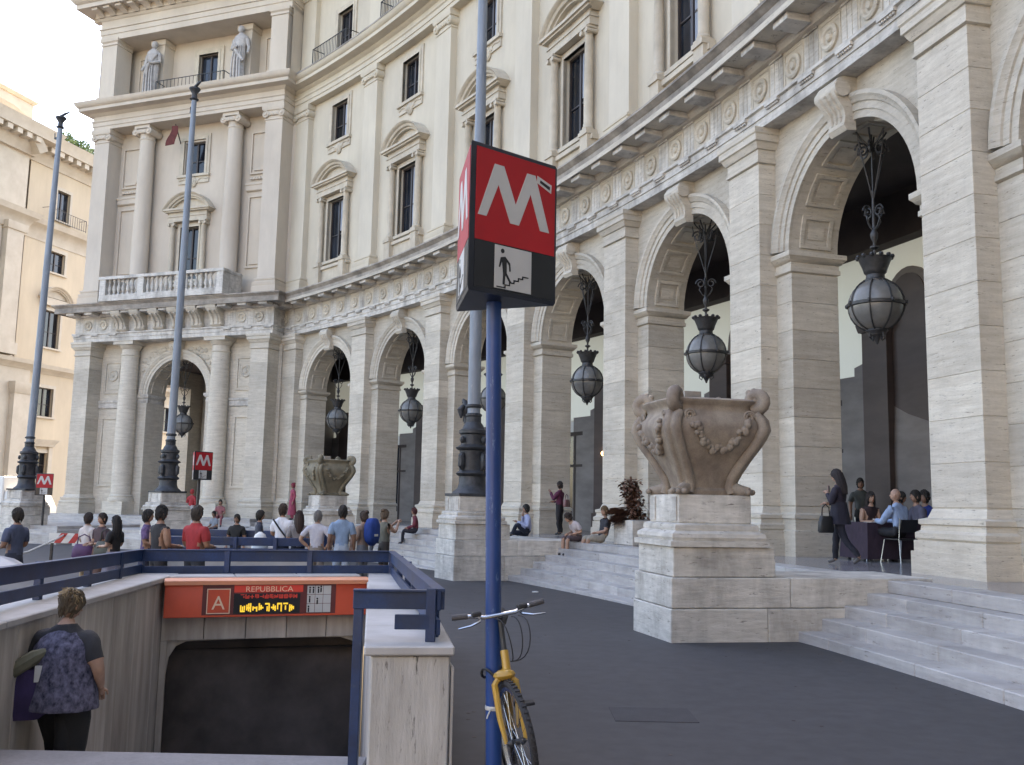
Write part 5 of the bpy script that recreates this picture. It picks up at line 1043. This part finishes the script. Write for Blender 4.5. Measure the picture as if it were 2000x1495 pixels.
# --- the woman going down the stairs
fgp = (-3.42, 7.60, -.54)
fg = person('woman in dark patterned blouse and black trousers, back turned, descending the metro stairs', fgp, rad(-6), 1.53, 'walk', (.03, .03, .035), (.008, .008, .01), SK1, 'short', (.10, .07, .04), 'short', 'long', fat=1.4, turn=rad(-22), nod=.35, group='people near the metro',
            o=dict(shL=(-.205, 0, 1.375), shR=(.205, 0, 1.375), elL=(-.315, -.02, 1.13), wrL=(-.255, .2, 1.09), elR=(.34, -.04, 1.11), wrR=(.27, .14, .93), knL=(-.11, .22, .50), anL=(-.11, .30, .1), toL=(-.12, .44, .06), anR=(.11, -.1, .09), toR=(.12, .05, .035)))
T['blouse'] = M('navy_lavender_print', (.006, .006, .02), .85, .2, 24, (1, 1, .8), .15, col2=(.15, .145, .215))
bl = MB(); R_ = []
for z, a, c, yo in ((.78, .285, .235, 0), (.80, .29, .24, 0), (.92, .272, .225, 0), (1.05, .25, .205, .0), (1.18, .24, .195, 0), (1.28, .235, .175, 0), (1.36, .205, .135, 0), (1.41, .13, .10, 0), (1.43, .085, .08, 0)):
    R_.append([((a*(1+.025*sin(8*t+z*9)))*cos(t)*1.0, yo+c*(1+.025*sin(8*t+z*9))*sin(t)*.98, z*.9) for t in [2*pi*j/40 for j in range(40)]])
bl.rings(R_, cap=False); bl.build('blouse', 'blouse', fg, ang=70)
hs_ = [MB(), MB()]; random.seed(21); hc_ = Vector((0, .0135, 1.386)); Rh = Matrix.Rotation(rad(-22), 3, 'Z') @ Matrix.Rotation(-.35, 3, 'X')
for i in range(330):                                                  # loose strands pinned up at the crown
    a = pi+pi*random.random()+random.uniform(-.5, .5); e = random.uniform(-.5, .9); k_ = 1+random.uniform(0, .10)
    p0 = Vector((.082*cos(e)*cos(a)*k_, .10*cos(e)*sin(a)*k_-.006, .10+.125*sin(e)*k_)); top_ = Vector((random.uniform(-.05, .05), random.uniform(-.1, -.02), random.uniform(.18, .225)))
    mid = (p0+top_)*.5; mid += Vector((mid.x, mid.y, 0)).normalized()*random.uniform(.015, .05); end_ = top_+Vector((random.uniform(-.035, .035), random.uniform(-.03, .03), random.uniform(-.035, .005)))
    hs_[0 if e > -.05 and random.random() < .8 else 1].tube([tuple(Rh @ (v*.9)+hc_) for v in (p0, mid, top_, end_)], [.0035, .0055, .005, .002], 4)
hs_[0].build('hair_strands', cmat((.34, .25, .14), .6), fg, ang=0); hs_[1].build('hair_strands', cmat((.11, .075, .045), .6), fg, ang=0)
tr = MB()
for kn, an, sx in (((-.11, .22, .5), (-.11, .3, .1), -1), ((.1, .02, .49), (.11, -.1, .09), 1)): tr.tube([(sx*.095*.88, 0, .80), (sx*.115*.88, kn[1]*.5, .62), (kn[0]*.95, kn[1]*.88, kn[2]*.88), (an[0]*.9, an[1]*.88, .1)], [.135, .13, .115, .10], 14)
tr.ball((0, -.01, .82), (.225, .18, .13), 16, 8); tr.build('trousers', cmat((.008, .008, .01)), fg, ang=70)
t = thing('shoulder_bag', 'purple fabric shoulder bag with an olive scarf hanging at the descending woman\'s left side', 'bag', (-3.66, 7.45, .10), rad(20))
b = MB(); b.rings([[(x*.17*s_, y*.07*s_, z) for x, y in ((-1, -.7), (-.8, -1), (.8, -1), (1, -.7), (1, .7), (.8, 1), (-.8, 1), (-1, .7))] for z, s_ in ((0, .8), (.04, 1), (.25, 1.02), (.37, .9))]); b.v = [(x+z*.35, y, z) for x, y, z in b.v]; b.build('body', cmat((.045, .028, .10)), t, ang=50)
b = MB(); b.tube([(.1, .0, .36), (.14, .02, .46), (.2, .08, .56), (.25, .14, .60)], .02, 6); b.build('strap', cmat((.36, .36, .33)), t)
b = MB(); b.tube([(-.2, -.05, .22), (-.08, -.07, .36), (.08, -.05, .46), (.16, -.04, .5)], [.035, .06, .055, .03], 8); b.build('scarf', cmat((.15, .145, .10)), t); b = MB(); b.box(.09, .16, -.085, -.07, .28, .40); b.build('tag', 'white', t)
# --- street crowd
G1 = 'people standing round the far stairwell'
person('bareheaded man in slate-blue shirt at the left edge, seen from the side', gp(-7.64, 15), rad(70), 1.54, 'hold', (.07, .085, .14), (.04, .045, .07), SK2, group=G1)
person('woman in white top with a purple bag, leftmost of the three women', gp(-8.2, 18.8), rad(-30), 1.48, 'hold', (.55, .5, .48), (.30, .22, .13), SK1, 'short', (.03, .02, .018), 'short', 'long', group=G1)
bag('purple handbag carried by the woman in the white top', (-8.12, 18.5, .60), rad(10), .40, .16, .26, (.10, .04, .13))
person('woman in dark top and brown skirt facing the viewer, middle of the three women', gp(-7.75, 18.4), rad(150), 1.48, 'hold', (.07, .04, .045), (.14, .07, .05), SK1, 'short', (.03, .02, .018), leg='bare', group=G1)
sk = skirt(PEND[-1][0], .35, .9, .25, .15, (.14, .07, .05)); bag('large dark olive shoulder bag in front of the middle woman', (-7.5, 18.05, .60), rad(-20), .5, .2, .34, (.035, .036, .024))
person('woman with long black hair, black top and grey skirt, right of the three women', gp(-7.2, 17.7), rad(75), 1.44, 'hold', (.016, .014, .015), (.17, .15, .18), SK1, 'long', (.015, .012, .012), 'short', 'bare', group=G1); skirt(PEND[-1][0], .2, .85, .27, .15, (.17, .15, .18))
person('youth in purple plaid shirt behind the woman in the tank top', gp(-6.45, 17.2), rad(-80), 1.56, 'hold', (.16, .10, .22), (.03, .03, .05), SK2, 'short', (.02, .016, .014), pat=(.05, .03, .08), group=G1)
person('woman in dark tank top with short black hair, bare arms, facing right', gp(-5.42, 15.0), rad(-38), 1.62, 'hold', (.018, .016, .018), (.02, .02, .024), SK2, 'short', (.012, .01, .01), 'none', fat=1.22, group=G1)
person('man in red T-shirt seen from behind, nearest in the crowd on the left', gp(-4.86, 15.0), rad(-25), 1.63, 'hold', (.36, .03, .035), (.03, .035, .045), SK2, 'short', (.05, .04, .034), fat=1.28, group=G1)
person('young man in black T-shirt with pale print, far behind the blue railing', gp(-6.77, 24), rad(175), 1.5, 'stand', (.018, .017, .016), (.03, .03, .04), SK2, group=G1)
person('man in dark blue shirt looking right, beside the white draped bollard', gp(-5.69, 22), rad(-70), 1.6, 'stand', (.035, .04, .06), (.03, .03, .04), SK2, group=G1)
person('man in white T-shirt with a dark strap across his back', gp(-4.82, 20.5), rad(-15), 1.74, 'hold', (.66, .66, .70), (.015, .017, .03), SK2, 'short', (.05, .03, .02), fat=1.1, group=G1)
sb = MB(); sb.tube([(-4.98, 20.36, 1.36), (-4.82, 20.33, 1.15), (-4.66, 20.36, .95), (-4.6, 20.44, .9)], .02, 6); tag(sb.build('shoulder_strap', cmat((.02, .02, .025))), 'dark shoulder strap lying across the white T-shirt', 'strap')
person('woman with long dark brown hair beside the white T-shirt man', gp(-4.42, 20.3), rad(20), 1.6, 'hold', (.24, .22, .22), (.02, .02, .025), SK1, 'long', (.035, .018, .014), group=G1)
person('stout grey-haired man in pale checked shirt and beige trousers, hands on hips', gp(-3.93, 19.8), rad(-5), 1.61, 'hips', (.46, .44, .46), (.24, .20, .17), SK1, 'short', (.18, .17, .16), fat=1.22, pat=(.36, .35, .40), group=G1)
person('man in white sun hat behind the light blue shirt', gp(-3.62, 21), rad(160), 1.72, 'stand', (.5, .52, .56), (.05, .06, .09), SK2, 'short', (.05, .04, .03), hat=(.68, .66, .62), group=G1)
person('tall man in light blue polo shirt and pale trousers, seen from behind', gp(-3.37, 19.5), rad(10), 1.72, 'stand', (.21, .30, .43), (.36, .42, .50), SK3, 'short', (.02, .014, .012), fat=1.1, group=G1)
person('young person with hair tied up carrying a bright blue backpack', gp(-3.16, 21), rad(60), 1.62, 'hold', (.30, .20, .15), (.20, .20, .21), SK1, 'bun', (.05, .03, .02), group=G1)
bp_ = thing('backpack', 'bright blue backpack worn near the right end of the crowd', 'backpack', (-2.99, 20.88, .95), rad(60)); b = MB(); b.rings([[(x*.17*s_, y*.10*s_-.05, z) for x, y in ((-1, -.6), (-.8, -1), (.8, -1), (1, -.6), (1, 1), (-1, 1))] for z, s_ in ((-.12, .3), (-.02, .85), (.1, 1), (.32, .98), (.44, .7), (.47, .4))]); b.build('body', cmat((.012, .05, .24)), bp_, ang=50); MB().box(-.06, .05, -.165, -.15, .08, .13).build('logo_patch', 'white', bp_)
person('woman in khaki top and shorts raising a camera, right end of the crowd', gp(-2.95, 22.8), rad(-50), 1.68, 'photo', (.13, .12, .09), (.06, .045, .035), SK1, 'bun', (.12, .08, .05), 'none', 'shorts', group=G1)
# --- on the steps and platform
G2 = 'people on the steps and under the arcade'
def onarc(i, off, z, ds=0): P = cw(i, off, z, ds); return (P.x, P.y, z)
person('man in maroon shirt sitting on the steps behind the crowd, reading', (-3.35, 34.6, .645), rad(95), 1.7, 'sit', (.15, .025, .04), (.02, .02, .03), SK2, 'short', (.08, .02, .02), 'long', group=G2)
person('dark-haired person sitting low on the far steps beside the maroon man', (-4.35, 33.6, .31), rad(110), 1.6, 'sit', (.16, .12, .11), (.05, .055, .07), SK2, 'curly', group=G2)
person('man in pale blue shirt sitting at the platform edge with a phone at his ear', (.55, 27.9, .86), rad(100), 1.68, 'sit', (.36, .39, .56), (.015, .018, .035), SK2, 'short', (.015, .013, .012), 'long', group=G2,
       o=dict(knL=(-.12, .36, .36), anL=(-.11, .5, .05), toL=(-.12, .62, .03), knR=(.12, .42, .1), anR=(.05, .5, .06), toR=(.05, .62, .04), elR=(.24, .12, .34), wrR=(.12, .14, .6), wrL=(-.05, .34, .42)))
person('woman in maroon cardigan and black trousers standing under the third arch', (1.62, 30.9, ZF), rad(62), 1.66, 'phone', (.10, .015, .045), (.012, .011, .013), SK2, 'short', (.025, .016, .013), 'long', group=G2, fat=1.08, o=dict(elL=(-.24, .12, 1.16), wrL=(-.14, .28, 1.4), elR=(.2, .05, 1.1), wrR=(.02, .24, 1.1)))
bag('dusty pink handbag of the woman in maroon', (1.82, 30.7, 1.72), rad(60), .34, .12, .24, (.22, .11, .11))
cp = cw(2, OE-.1, ZF, -3.9); cq = cw(2, OE-.1, ZF, -4.75)
person('woman in white top bent forward over her lap, sitting on the steps in the middle', (1.86, 25.6, ZF-.0), rad(118), 1.62, 'sit', (.52, .46, .47), (.10, .07, .075), SK1, 'curly', (.035, .022, .016), 'short', 'shorts', group=G2, o=dict(spine=(0, .06, .3), chest=(0, .15, .46), neck=(0, .26, .55), head=(0, .32, .58), shL=(-.165, .17, .5), shR=(.165, .17, .5)), nod=.5)
person('man in charcoal T-shirt and khaki shorts leaning back on the steps', (2.42, 25.2, ZF-.0), rad(112), 1.78, 'sit', (.028, .028, .036), (.33, .30, .25), SK1, 'short', (.14, .09, .045), 'short', 'shorts', group=G2, o=dict(spine=(0, -.07, .3), chest=(0, -.1, .48), neck=(0, -.1, .63), head=(0, -.07, .70), shL=(-.17, -.1, .555), shR=(.17, -.1, .555), elR=(.33, -.3, .33), wrR=(.3, -.14, .08), elL=(-.22, .02, .3), wrL=(-.1, .22, .26)), turn=.3)
wk = person('long-haired woman in dark navy clothes walking past the café table, phone in hand', (6.02, 17.55, ZF), rad(48), 1.66, 'walk', (.022, .016, .028), (.012, .012, .022), SK1, 'long', (.02, .012, .012), 'long', 'long', (.10, .09, .09), group=G2, nod=.25,
            o=dict(elL=(-.19, .06, 1.14), wrL=(-.02, .22, 1.30), elR=(.22, .02, 1.12), wrR=(.05, .24, 1.12), knL=(-.09, -.10, .5), anL=(-.1, -.40, .14), toL=(-.11, -.29, .035), knR=(.09, .12, .48), anR=(.1, .14, .085), toR=(.11, .29, .03)))
skirt(wk, .72, 1.12, .24, .15, (.016, .014, .026))
bag('black leather handbag hanging from the walking woman\'s arm', (5.72, 17.4, 1.38), rad(30), .34, .14, .30, (.018, .018, .02)); 
ph_ = thing('mobile_phone', 'pale mobile phone in the walking woman\'s hand', 'phone', (5.87, 17.66, 2.10), rad(48)); MB().box(-.035, .035, -.006, .006, 0, .14).build('case', cmat((.5, .32, .29), .4), ph_, bev=.004); MB().box(-.03, .03, -.008, -.0062, .012, .128).build('screen', 'black', ph_)
# --- café table
TB = thing('cafe_table', 'café table with a dark cloth under the nearest arch', 'table', (7.42, 19.25, ZF), rad(15)); b = MB(); b.box(-.6, .6, -.42, .42, .71, .74); b.build('top', 'wood', TB, bev=.01)
b = MB(); b.rings([[(x*.62*s_*(1), y*.44*s_, z) for x, y in ((-1, -1), (0, -1.0), (1, -1), (1, 0), (1, 1), (0, 1), (-1, 1), (-1, 0))] for z, s_ in ((.05, 1.04), (.4, 1.0), (.75, 1.0))]); b.build('cloth', cmat((.035, .02, .035)), TB)
b = MB()
for sx in (-.5, .5):
    for sy in (-.34, .34): b.box(sx-.02, sx+.02, sy-.02, sy+.02, 0, .71)
b.build('legs', 'iron', TB)
for i, (x, y, lab) in enumerate(((-.38, -.28, 'white menu card at the left end of the café table'), (.42, -.26, 'white menu card at the right end of the café table'))):
    c, s_ = cos(rad(15)), sin(rad(15)); tag(MB().box(-.14, .14, -.1, .1, 0, .006).build('menu_card', 'white', None, (7.42+x*c-y*s_, 19.25+x*s_+y*c, ZF+.752), rad(25)), lab, 'menu')
for i, (x, y, lab) in enumerate(((-.2, -.1, 'white coffee cup on the left of the café table'), (.1, -.2, 'white coffee cup in the middle of the café table'))):
    tag(MB().lathe([(.025, 0), (.03, .01), (.042, .07), (.038, .07), (.03, .02)], 0, 0, 12).build('coffee_cup', 'white', None, (7.42+x*.966-y*.26, 19.25+x*.26+y*.966, ZF+.753)), lab, 'cup')
def chair(label, P, rz):
    t = thing('cafe_chair', label, 'chair', P, rz, 'café chairs'); b = MB(); b.box(-.21, .21, -.2, .22, .43, .46); b.build('seat', 'black', t, bev=.01)
    b = MB(); b.rings([[(-.2, -.21-.02*abs(i), .46+.08*i+.12), (.2, -.21-.02*abs(i), .46+.08*i+.12), (.2, -.19-.02*abs(i), .46+.08*i+.12), (-.2, -.19-.02*abs(i), .46+.08*i+.12)] for i in range(4)]); b.build('backrest', 'black', t)
    for sx in (-1, 1):
        MB().tube([(sx*.2, .2, .44), (sx*.24, .27, 0)], .011, 6).build('leg', 'chrome', t); MB().tube([(sx*.2, -.22, .84), (sx*.2, -.19, .44), (sx*.24, -.27, 0)], .011, 6).build('leg', 'chrome', t)
    return t
chs = [((7.48, 18.45, ZF), rad(20), 'chair with shiny metal legs under the man in the light blue shirt'), ((7.5, 20.05, ZF), rad(190), 'chair behind the café table under the woman in the low top'), ((8.3, 20.5, ZF), rad(205), 'chair at the far side of the table under the man in grey-blue'), ((8.22, 19.3, ZF), rad(100), 'chair at the right end of the table, partly behind the pillar')]
for P, rz, lab in chs: chair(lab, P, rz)
G3 = 'guests at the café table'
sz = ZF+.46
person('balding man in light blue shirt sitting at the café table, back to the viewer', (7.48, 18.47, sz), rad(25), 1.74, 'sit', (.30, .40, .58), (.015, .015, .02), SK1, None, sleeve='long', group=G3, turn=.5, o=dict(wrL=(-.14, .42, .32), wrR=(.12, .42, .32), elL=(-.24, .2, .3), elR=(.24, .2, .3)))
person('woman in low dark top facing the viewer across the café table', (7.5, 20.05, sz), rad(190), 1.66, 'sit', (.035, .018, .02), (.02, .02, .02), SK1, 'long', (.02, .014, .012), 'none', group=G3, o=dict(wrL=(-.2, .4, .3), wrR=(.12, .42, .3)))
person('man in grey-blue shirt on the far side of the café table', (8.3, 20.5, sz), rad(205), 1.7, 'sit', (.16, .17, .27), (.02, .02, .02), SK2, 'short', group=G3, turn=.8)
person('dark-haired man in grey shirt at the right end of the café table', (8.22, 19.3, sz), rad(100), 1.72, 'sit', (.09, .085, .12), (.02, .02, .02), SK2, 'short', group=G3, sleeve='long')
person('person in royal blue half hidden behind the near pilaster', (8.62, 19.85, sz), rad(120), 1.72, 'sit', (.012, .03, .18), (.02, .02, .02), SK2, 'curly', group=G3, sleeve='long')
chair('chair hidden mostly behind the near pilaster', (8.62, 19.83, ZF), rad(120))
person('waiter in grey standing in the dim arcade behind the café table', (8.55, 23.4, ZF), rad(170), 1.7, 'stand', (.09, .10, .095), (.03, .03, .03), SK2, 'short', group=G3)
# --- people by the pavilion
pv1 = PA+Vector(pav((3.2, -2.6, 0)));
person('person in red hooded top and white trousers before the pavilion arch', (-15.4, 46.6, .40), rad(-20), 1.72, 'stand', (.38, .03, .035), (.5, .5, .52), SK2, 'short', (.4, .04, .04), 'long', group=G2)
person('person in pink shirt sitting beside the pavilion column', (-13.9, 46.3, .78), rad(190), 1.7, 'sit', (.34, .13, .14), (.28, .09, .10), SK2, 'short', group=G2)
person('woman in dark pink dress with a black belt bag, before the corner pilaster', (-10.2, 45.2, ZF), rad(120), 1.68, 'stand', (.34, .06, .10), (.30, .05, .09), SK2, 'bun', (.25, .03, .05), 'long', group=G2); skirt(PEND[-1][0], .25, 1.0, .25, .15, (.30, .05, .09))
person('person in white and navy sitting on the low steps behind the red T-shirt', (-13.0, 42.6, .28), rad(150), 1.7, 'sit', (.3, .32, .36), (.03, .035, .07), SK2, 'short', group=G2)
finish_people()
# ---------------------------------------------------------------- far stairwell with its railing
FE = thing('far_metro_entrance', 'low pale-walled metro stairwell behind the crowd', 'stairwell', (-6.5, 21, gz(20))); fz = gz(20)
cs_ = [(-7.15, 19.4), (-4.0, 19.9), (-4.4, 24.4), (-8.9, 24.2)]
def fw_(p, q, out, z0, z1, nm, mat, par, off0, th=.3):
    d = Vector((q[0]-p[0], q[1]-p[1], 0)).normalized(); n = Vector((-d.y, d.x, 0)); a, c = Vector((*p, 0)), Vector((*q, 0)); b = MB()
    b.prism([a+n*off0+Vector((0, 0, z0)), c+n*off0+Vector((0, 0, z0)), c+n*(off0+th)+Vector((0, 0, z0)), a+n*(off0+th)+Vector((0, 0, z0))], (0, 0, z1-z0)); l = par.location; return b.build(nm, mat, par, (-l[0], -l[1], -l[2]), bev=.008)
FR = thing('far_railing', 'blue two-board railing on the far stairwell, behind the crowd', 'railing', (-6.5, 21, .7+fz))
for p, q in zip(cs_, cs_[1:]+cs_[:1]):
    fw_(p, q, 0, fz-.1, fz+.66, 'wall', 'capstone', FE, 0, .3); fw_(p, q, 0, fz+.661, fz+.72, 'coping_stone', 'capstone', FE, -.03, .36)
    fw_(p, q, 0, fz+.93, fz+1.10, 'rail_board', 'bluerail', FR, .1, .03); fw_(p, q, 0, fz+.77, fz+.88, 'rail_board', 'bluerail', FR, .1, .03)
    for k in range(4): x = lerp(p, q, k/4); b = MB(); b.box(x[0]-.035, x[0]+.035, x[1]+.03, x[1]+.09, fz+.72, fz+1.10); b.build('post', 'bluerail', FR, (6.5, -21, -.7-fz))
b = MB(); b.lathe([(.20, 0), (.21, .3), (.19, .7), (.16, 1.0), (.11, 1.14), (.03, 1.2)], 0, 0, 16); tag(b.build('white_bollard', 'vanw', None, (-5.3, 20.6, gz(20.6)), ang=60), 'white rounded cloth-covered bollard beside the dark-shirted man', 'bollard')
# ---------------------------------------------------------------- dry palm in a stone box
PP = cw(1.63, -.1, ZF); pl = thing('stone_planter', 'pale stone planter block at the pillar foot left of the large urn', 'planter', PP, PH+1.63*DL-pi/2)
MB().box(-.5, .5, -.9, -.2, 0, .62).build('block', 'travl', pl, bev=.015); MB().box(-.42, .42, -.82, -.28, .61, .64).build('soil', 'dark', pl)
dp = thing('dry_plant', 'dry brown palm drooping over the stone planter left of the urn', 'plant', tuple(Vector(PP)+Vector((0, 0, .63))), PH+1.63*DL-pi/2); random.seed(8); b = MB()
for i in range(900):
    t0 = random.random(); base = Vector((.1-.28*t0+.24*random.uniform(-1, 1), -.55-.1*t0+.2*random.uniform(-1, 1), .02+1.0*t0)); a = random.random()*2*pi; d = Vector((cos(a)*.15, sin(a)*.12, -.18*random.random()+.06)); w = Vector((-d.y, d.x, 0)).normalized()*.045
    b.add([base, base+d*.5+w, base+d, base+d*.5-w], [(0, 1, 2, 3)])
for i in range(260):
    a = random.random()*2*pi; base = Vector((.15-.6*random.random(), -.7-.2*random.random(), .3*random.random())); d = Vector((-.25*random.random(), -.25, -.3*random.random())); w = Vector((.04, 0, .02)); b.add([base, base+d*.5+w, base+d, base+d*.5-w], [(0, 1, 2, 3)])
b.build('leaves', 'dry', dp, ang=0); MB().tube([(0, -.55, -.02), (-.05, -.58, .5), (-.12, -.62, 1.1)], [.07, .05, .03], 7).build('stem', 'dry', dp)
# ---------------------------------------------------------------- vehicles and small street things on the left
CR = thing('parked_car', 'silver-white car bonnet showing over the railing at the left edge', 'car', (-8.75, 13.1, 0), rad(-12))
b = MB(); sec = [(-2.1, .45, .85), (-1.6, .40, .95), (-.6, .36, 1.0), (.6, .36, 1.04), (1.3, .36, 1.0), (1.75, .38, .93), (2.05, .42, .80), (2.12, .48, .66)]
b.rings([[(x, -.82, z0), (x, -.86, (z0+z1)/2), (x, -.78, z1-.04), (x, -.45, z1+.02), (x, 0, z1+.04), (x, .45, z1+.02), (x, .78, z1-.04), (x, .86, (z0+z1)/2), (x, .82, z0)] for x, z0, z1 in sec]); b.build('body', 'carpaint', CR, ang=40)
b = MB(); b.rings([[(x0, -.7*k, z), (x1, -.7*k, z), (x1, .7*k, z), (x0, .7*k, z)] for x0, x1, z, k in ((-1.9, .75, .93, 1.02), (-1.5, .1, 1.34, .85), (-1.3, -.1, 1.39, .78))]); b.build('cabin', 'glass', CR, ang=40)
b = MB(); b.box(-1.45, .02, -.66, .66, 1.36, 1.41); b.build('roof', 'carpaint', CR, bev=.02)
for x in (-1.3, 1.35):
    for sy in (-1, 1): q = MB(); q.lathey([(.05, -.1), (.2, -.1), (.31, -.09), (.32, 0), (.31, .09), (.2, .1), (.05, .1)], 0, 0, 20); w = q.build('wheel', 'rubber', CR, (x, sy*.78, .32)); MB().lathey([(.19, -.105), (.19, .105)], 0, 0, 14).build('rim', 'chrome', w)
for sy in (-1, 1): MB().ball((2.02, sy*.6, .68), (.12, .16, .08), 10, 6).build('headlight', 'white', CR)
VN = thing('parked_van', 'white box van standing beyond the leftmost flagpole', 'van', (-29.0, 55.0, gz(55)), rad(-20))
MB().box(-3.6, 1.2, -1.1, 1.1, .7, 3.1).build('cargo_box', 'vanw', VN, bev=.05); MB().rings([[(x0, -1.0*k, z), (x1, -1.0*k, z), (x1, 1.0*k, z), (x0, 1.0*k, z)] for x0, x1, z, k in ((1.22, 3.1, .5, 1), (1.22, 3.1, 1.3, 1), (1.22, 2.5, 2.2, .95), (1.22, 2.3, 2.3, .9))]).build('cab', 'vanw', VN)
MB().box(1.5, 2.55, -1.03, 1.03, 1.4, 2.0).build('side_window', 'glass', VN); MB().box(-3.6, 1.2, -1.12, 1.12, 1.55, 1.62).build('stripe', 'polegrey', VN)
for x in (-2.6, 2.2):
    for sy in (-1, 1): MB().lathey([(.1, -.12), (.38, -.12), (.4, 0), (.38, .12), (.1, .12)], 0, 0, 18).build('wheel', 'rubber', VN, (x, sy*.98, .4))
HZ = thing('hazard_barrier', 'red and white striped hazard board behind the three women', 'barrier', (-13.4, 30.2, gz(30)), rad(8)); MB().box(-.9, .9, -.02, .02, .55, .85).build('board', 'vanw', HZ)
for i in range(4): x = -.75+i*.42; MB().prism([(x, -.024, .55), (x+.2, -.024, .55), (x+.4, -.024, .85), (x+.2, -.024, .85)], (0, .048, 0)).build('stripe', 'hazard', HZ)
for x in (-.8, .8): MB().box(x-.03, x+.03, -.06, .06, 0, .55).build('leg', 'iron', HZ)
tp = MB(); tp.tube([(-12.4, 24.0, .25), (-12.9, 26, .25), (-13.6, 29, .45), (-13.9, 30.2, .55)], .03, 5); tag(tp.build('barrier_tape', 'vanw'), 'slack white barrier tape running to the hazard board', 'tape')
FL = thing('hanging_flag', 'dark red flag hanging from the pavilion front behind the flagpole top', 'flag', tuple(PA+Vector(pav((PC+.75, .4, 20.9))))); b = MB(); R_ = []
for i in range(8): t_ = i/7; R_.append([(-.15-.28*t_+.06*sin(6*t_), -.3, 1.2-1.15*t_), (.1+.1*(1-t_)+.05*sin(5*t_), -.34, 1.2-1.05*t_), (.1+.1*(1-t_)+.05*sin(5*t_), -.31, 1.2-1.05*t_), (-.15-.28*t_+.06*sin(6*t_), -.27, 1.2-1.15*t_)])
b.rings(R_); b.build('cloth', 'flagred', FL); MB().tube([(0, 1.1, .4), (.05, -.3, 1.3)], .03, 6).build('staff', 'wood', FL)
# lit café lamps seen through the third arch's shop door
for j, (ds, off, z) in enumerate(((-.35, 4.6, 4.0), (.3, 4.62, 3.75), (-.45, 4.6, 2.9), (.05, 4.6, 2.85), (.0, 4.6, 2.45), (.25, 4.6, 2.4))):
    P = cw(3.12, off, z, ds); l_ = thing('cafe_lamp', ('large warm lamp shade high in the lit café doorway', 'second warm lamp shade high in the lit café doorway', 'small bulb at the left in the lit café doorway', 'small bulb at the right in the lit café doorway', 'lowest left bulb in the lit café doorway', 'lowest right bulb in the lit café doorway')[j], 'lamp', tuple(P), 0, 'lamps in the café doorway')
    r_ = .16 if j < 2 else .05; MB().ball((0, 0, 0), (r_, r_, r_*.7), 10, 7).build('bulb', 'lampglow', l_); MB().tube([(0, 0, r_*.5), (0, 0, .5)], .008, 5).build('cord', 'iron', l_)
tag(MB().ball((0, 0, .012), (.06, .03, .014), 8, 5).build('paper_scrap', 'white', None, (2.55, 13.3, 0)), 'crumpled white paper scrap on the asphalt near the steps', 'litter')
tag(MB().ball((0, 0, .012), (.08, .05, .02), 8, 5).build('paper_scrap', 'white', None, (.6, 21.2, gz(21.2))), 'white paper scrap at the foot of the middle steps', 'litter')

# marks on the asphalt
random.seed(77); gm = MB()
for i in range(170):
    x, y = random.uniform(-1, 7), random.uniform(5, 22); r_ = random.uniform(.008, .024)
    if x < (y-6)*-.1-.3 or cw(0, 0).x-8+y*.02 > 90: continue
    gm.lathe([(r_, 0), (r_*.8, .0025), (0, .003)], x, y, 7, gz(y)+.001)
tag(gm.build('gum_spots', 'dark'), 'old trodden gum spots scattered on the asphalt', 'litter', kind='stuff')
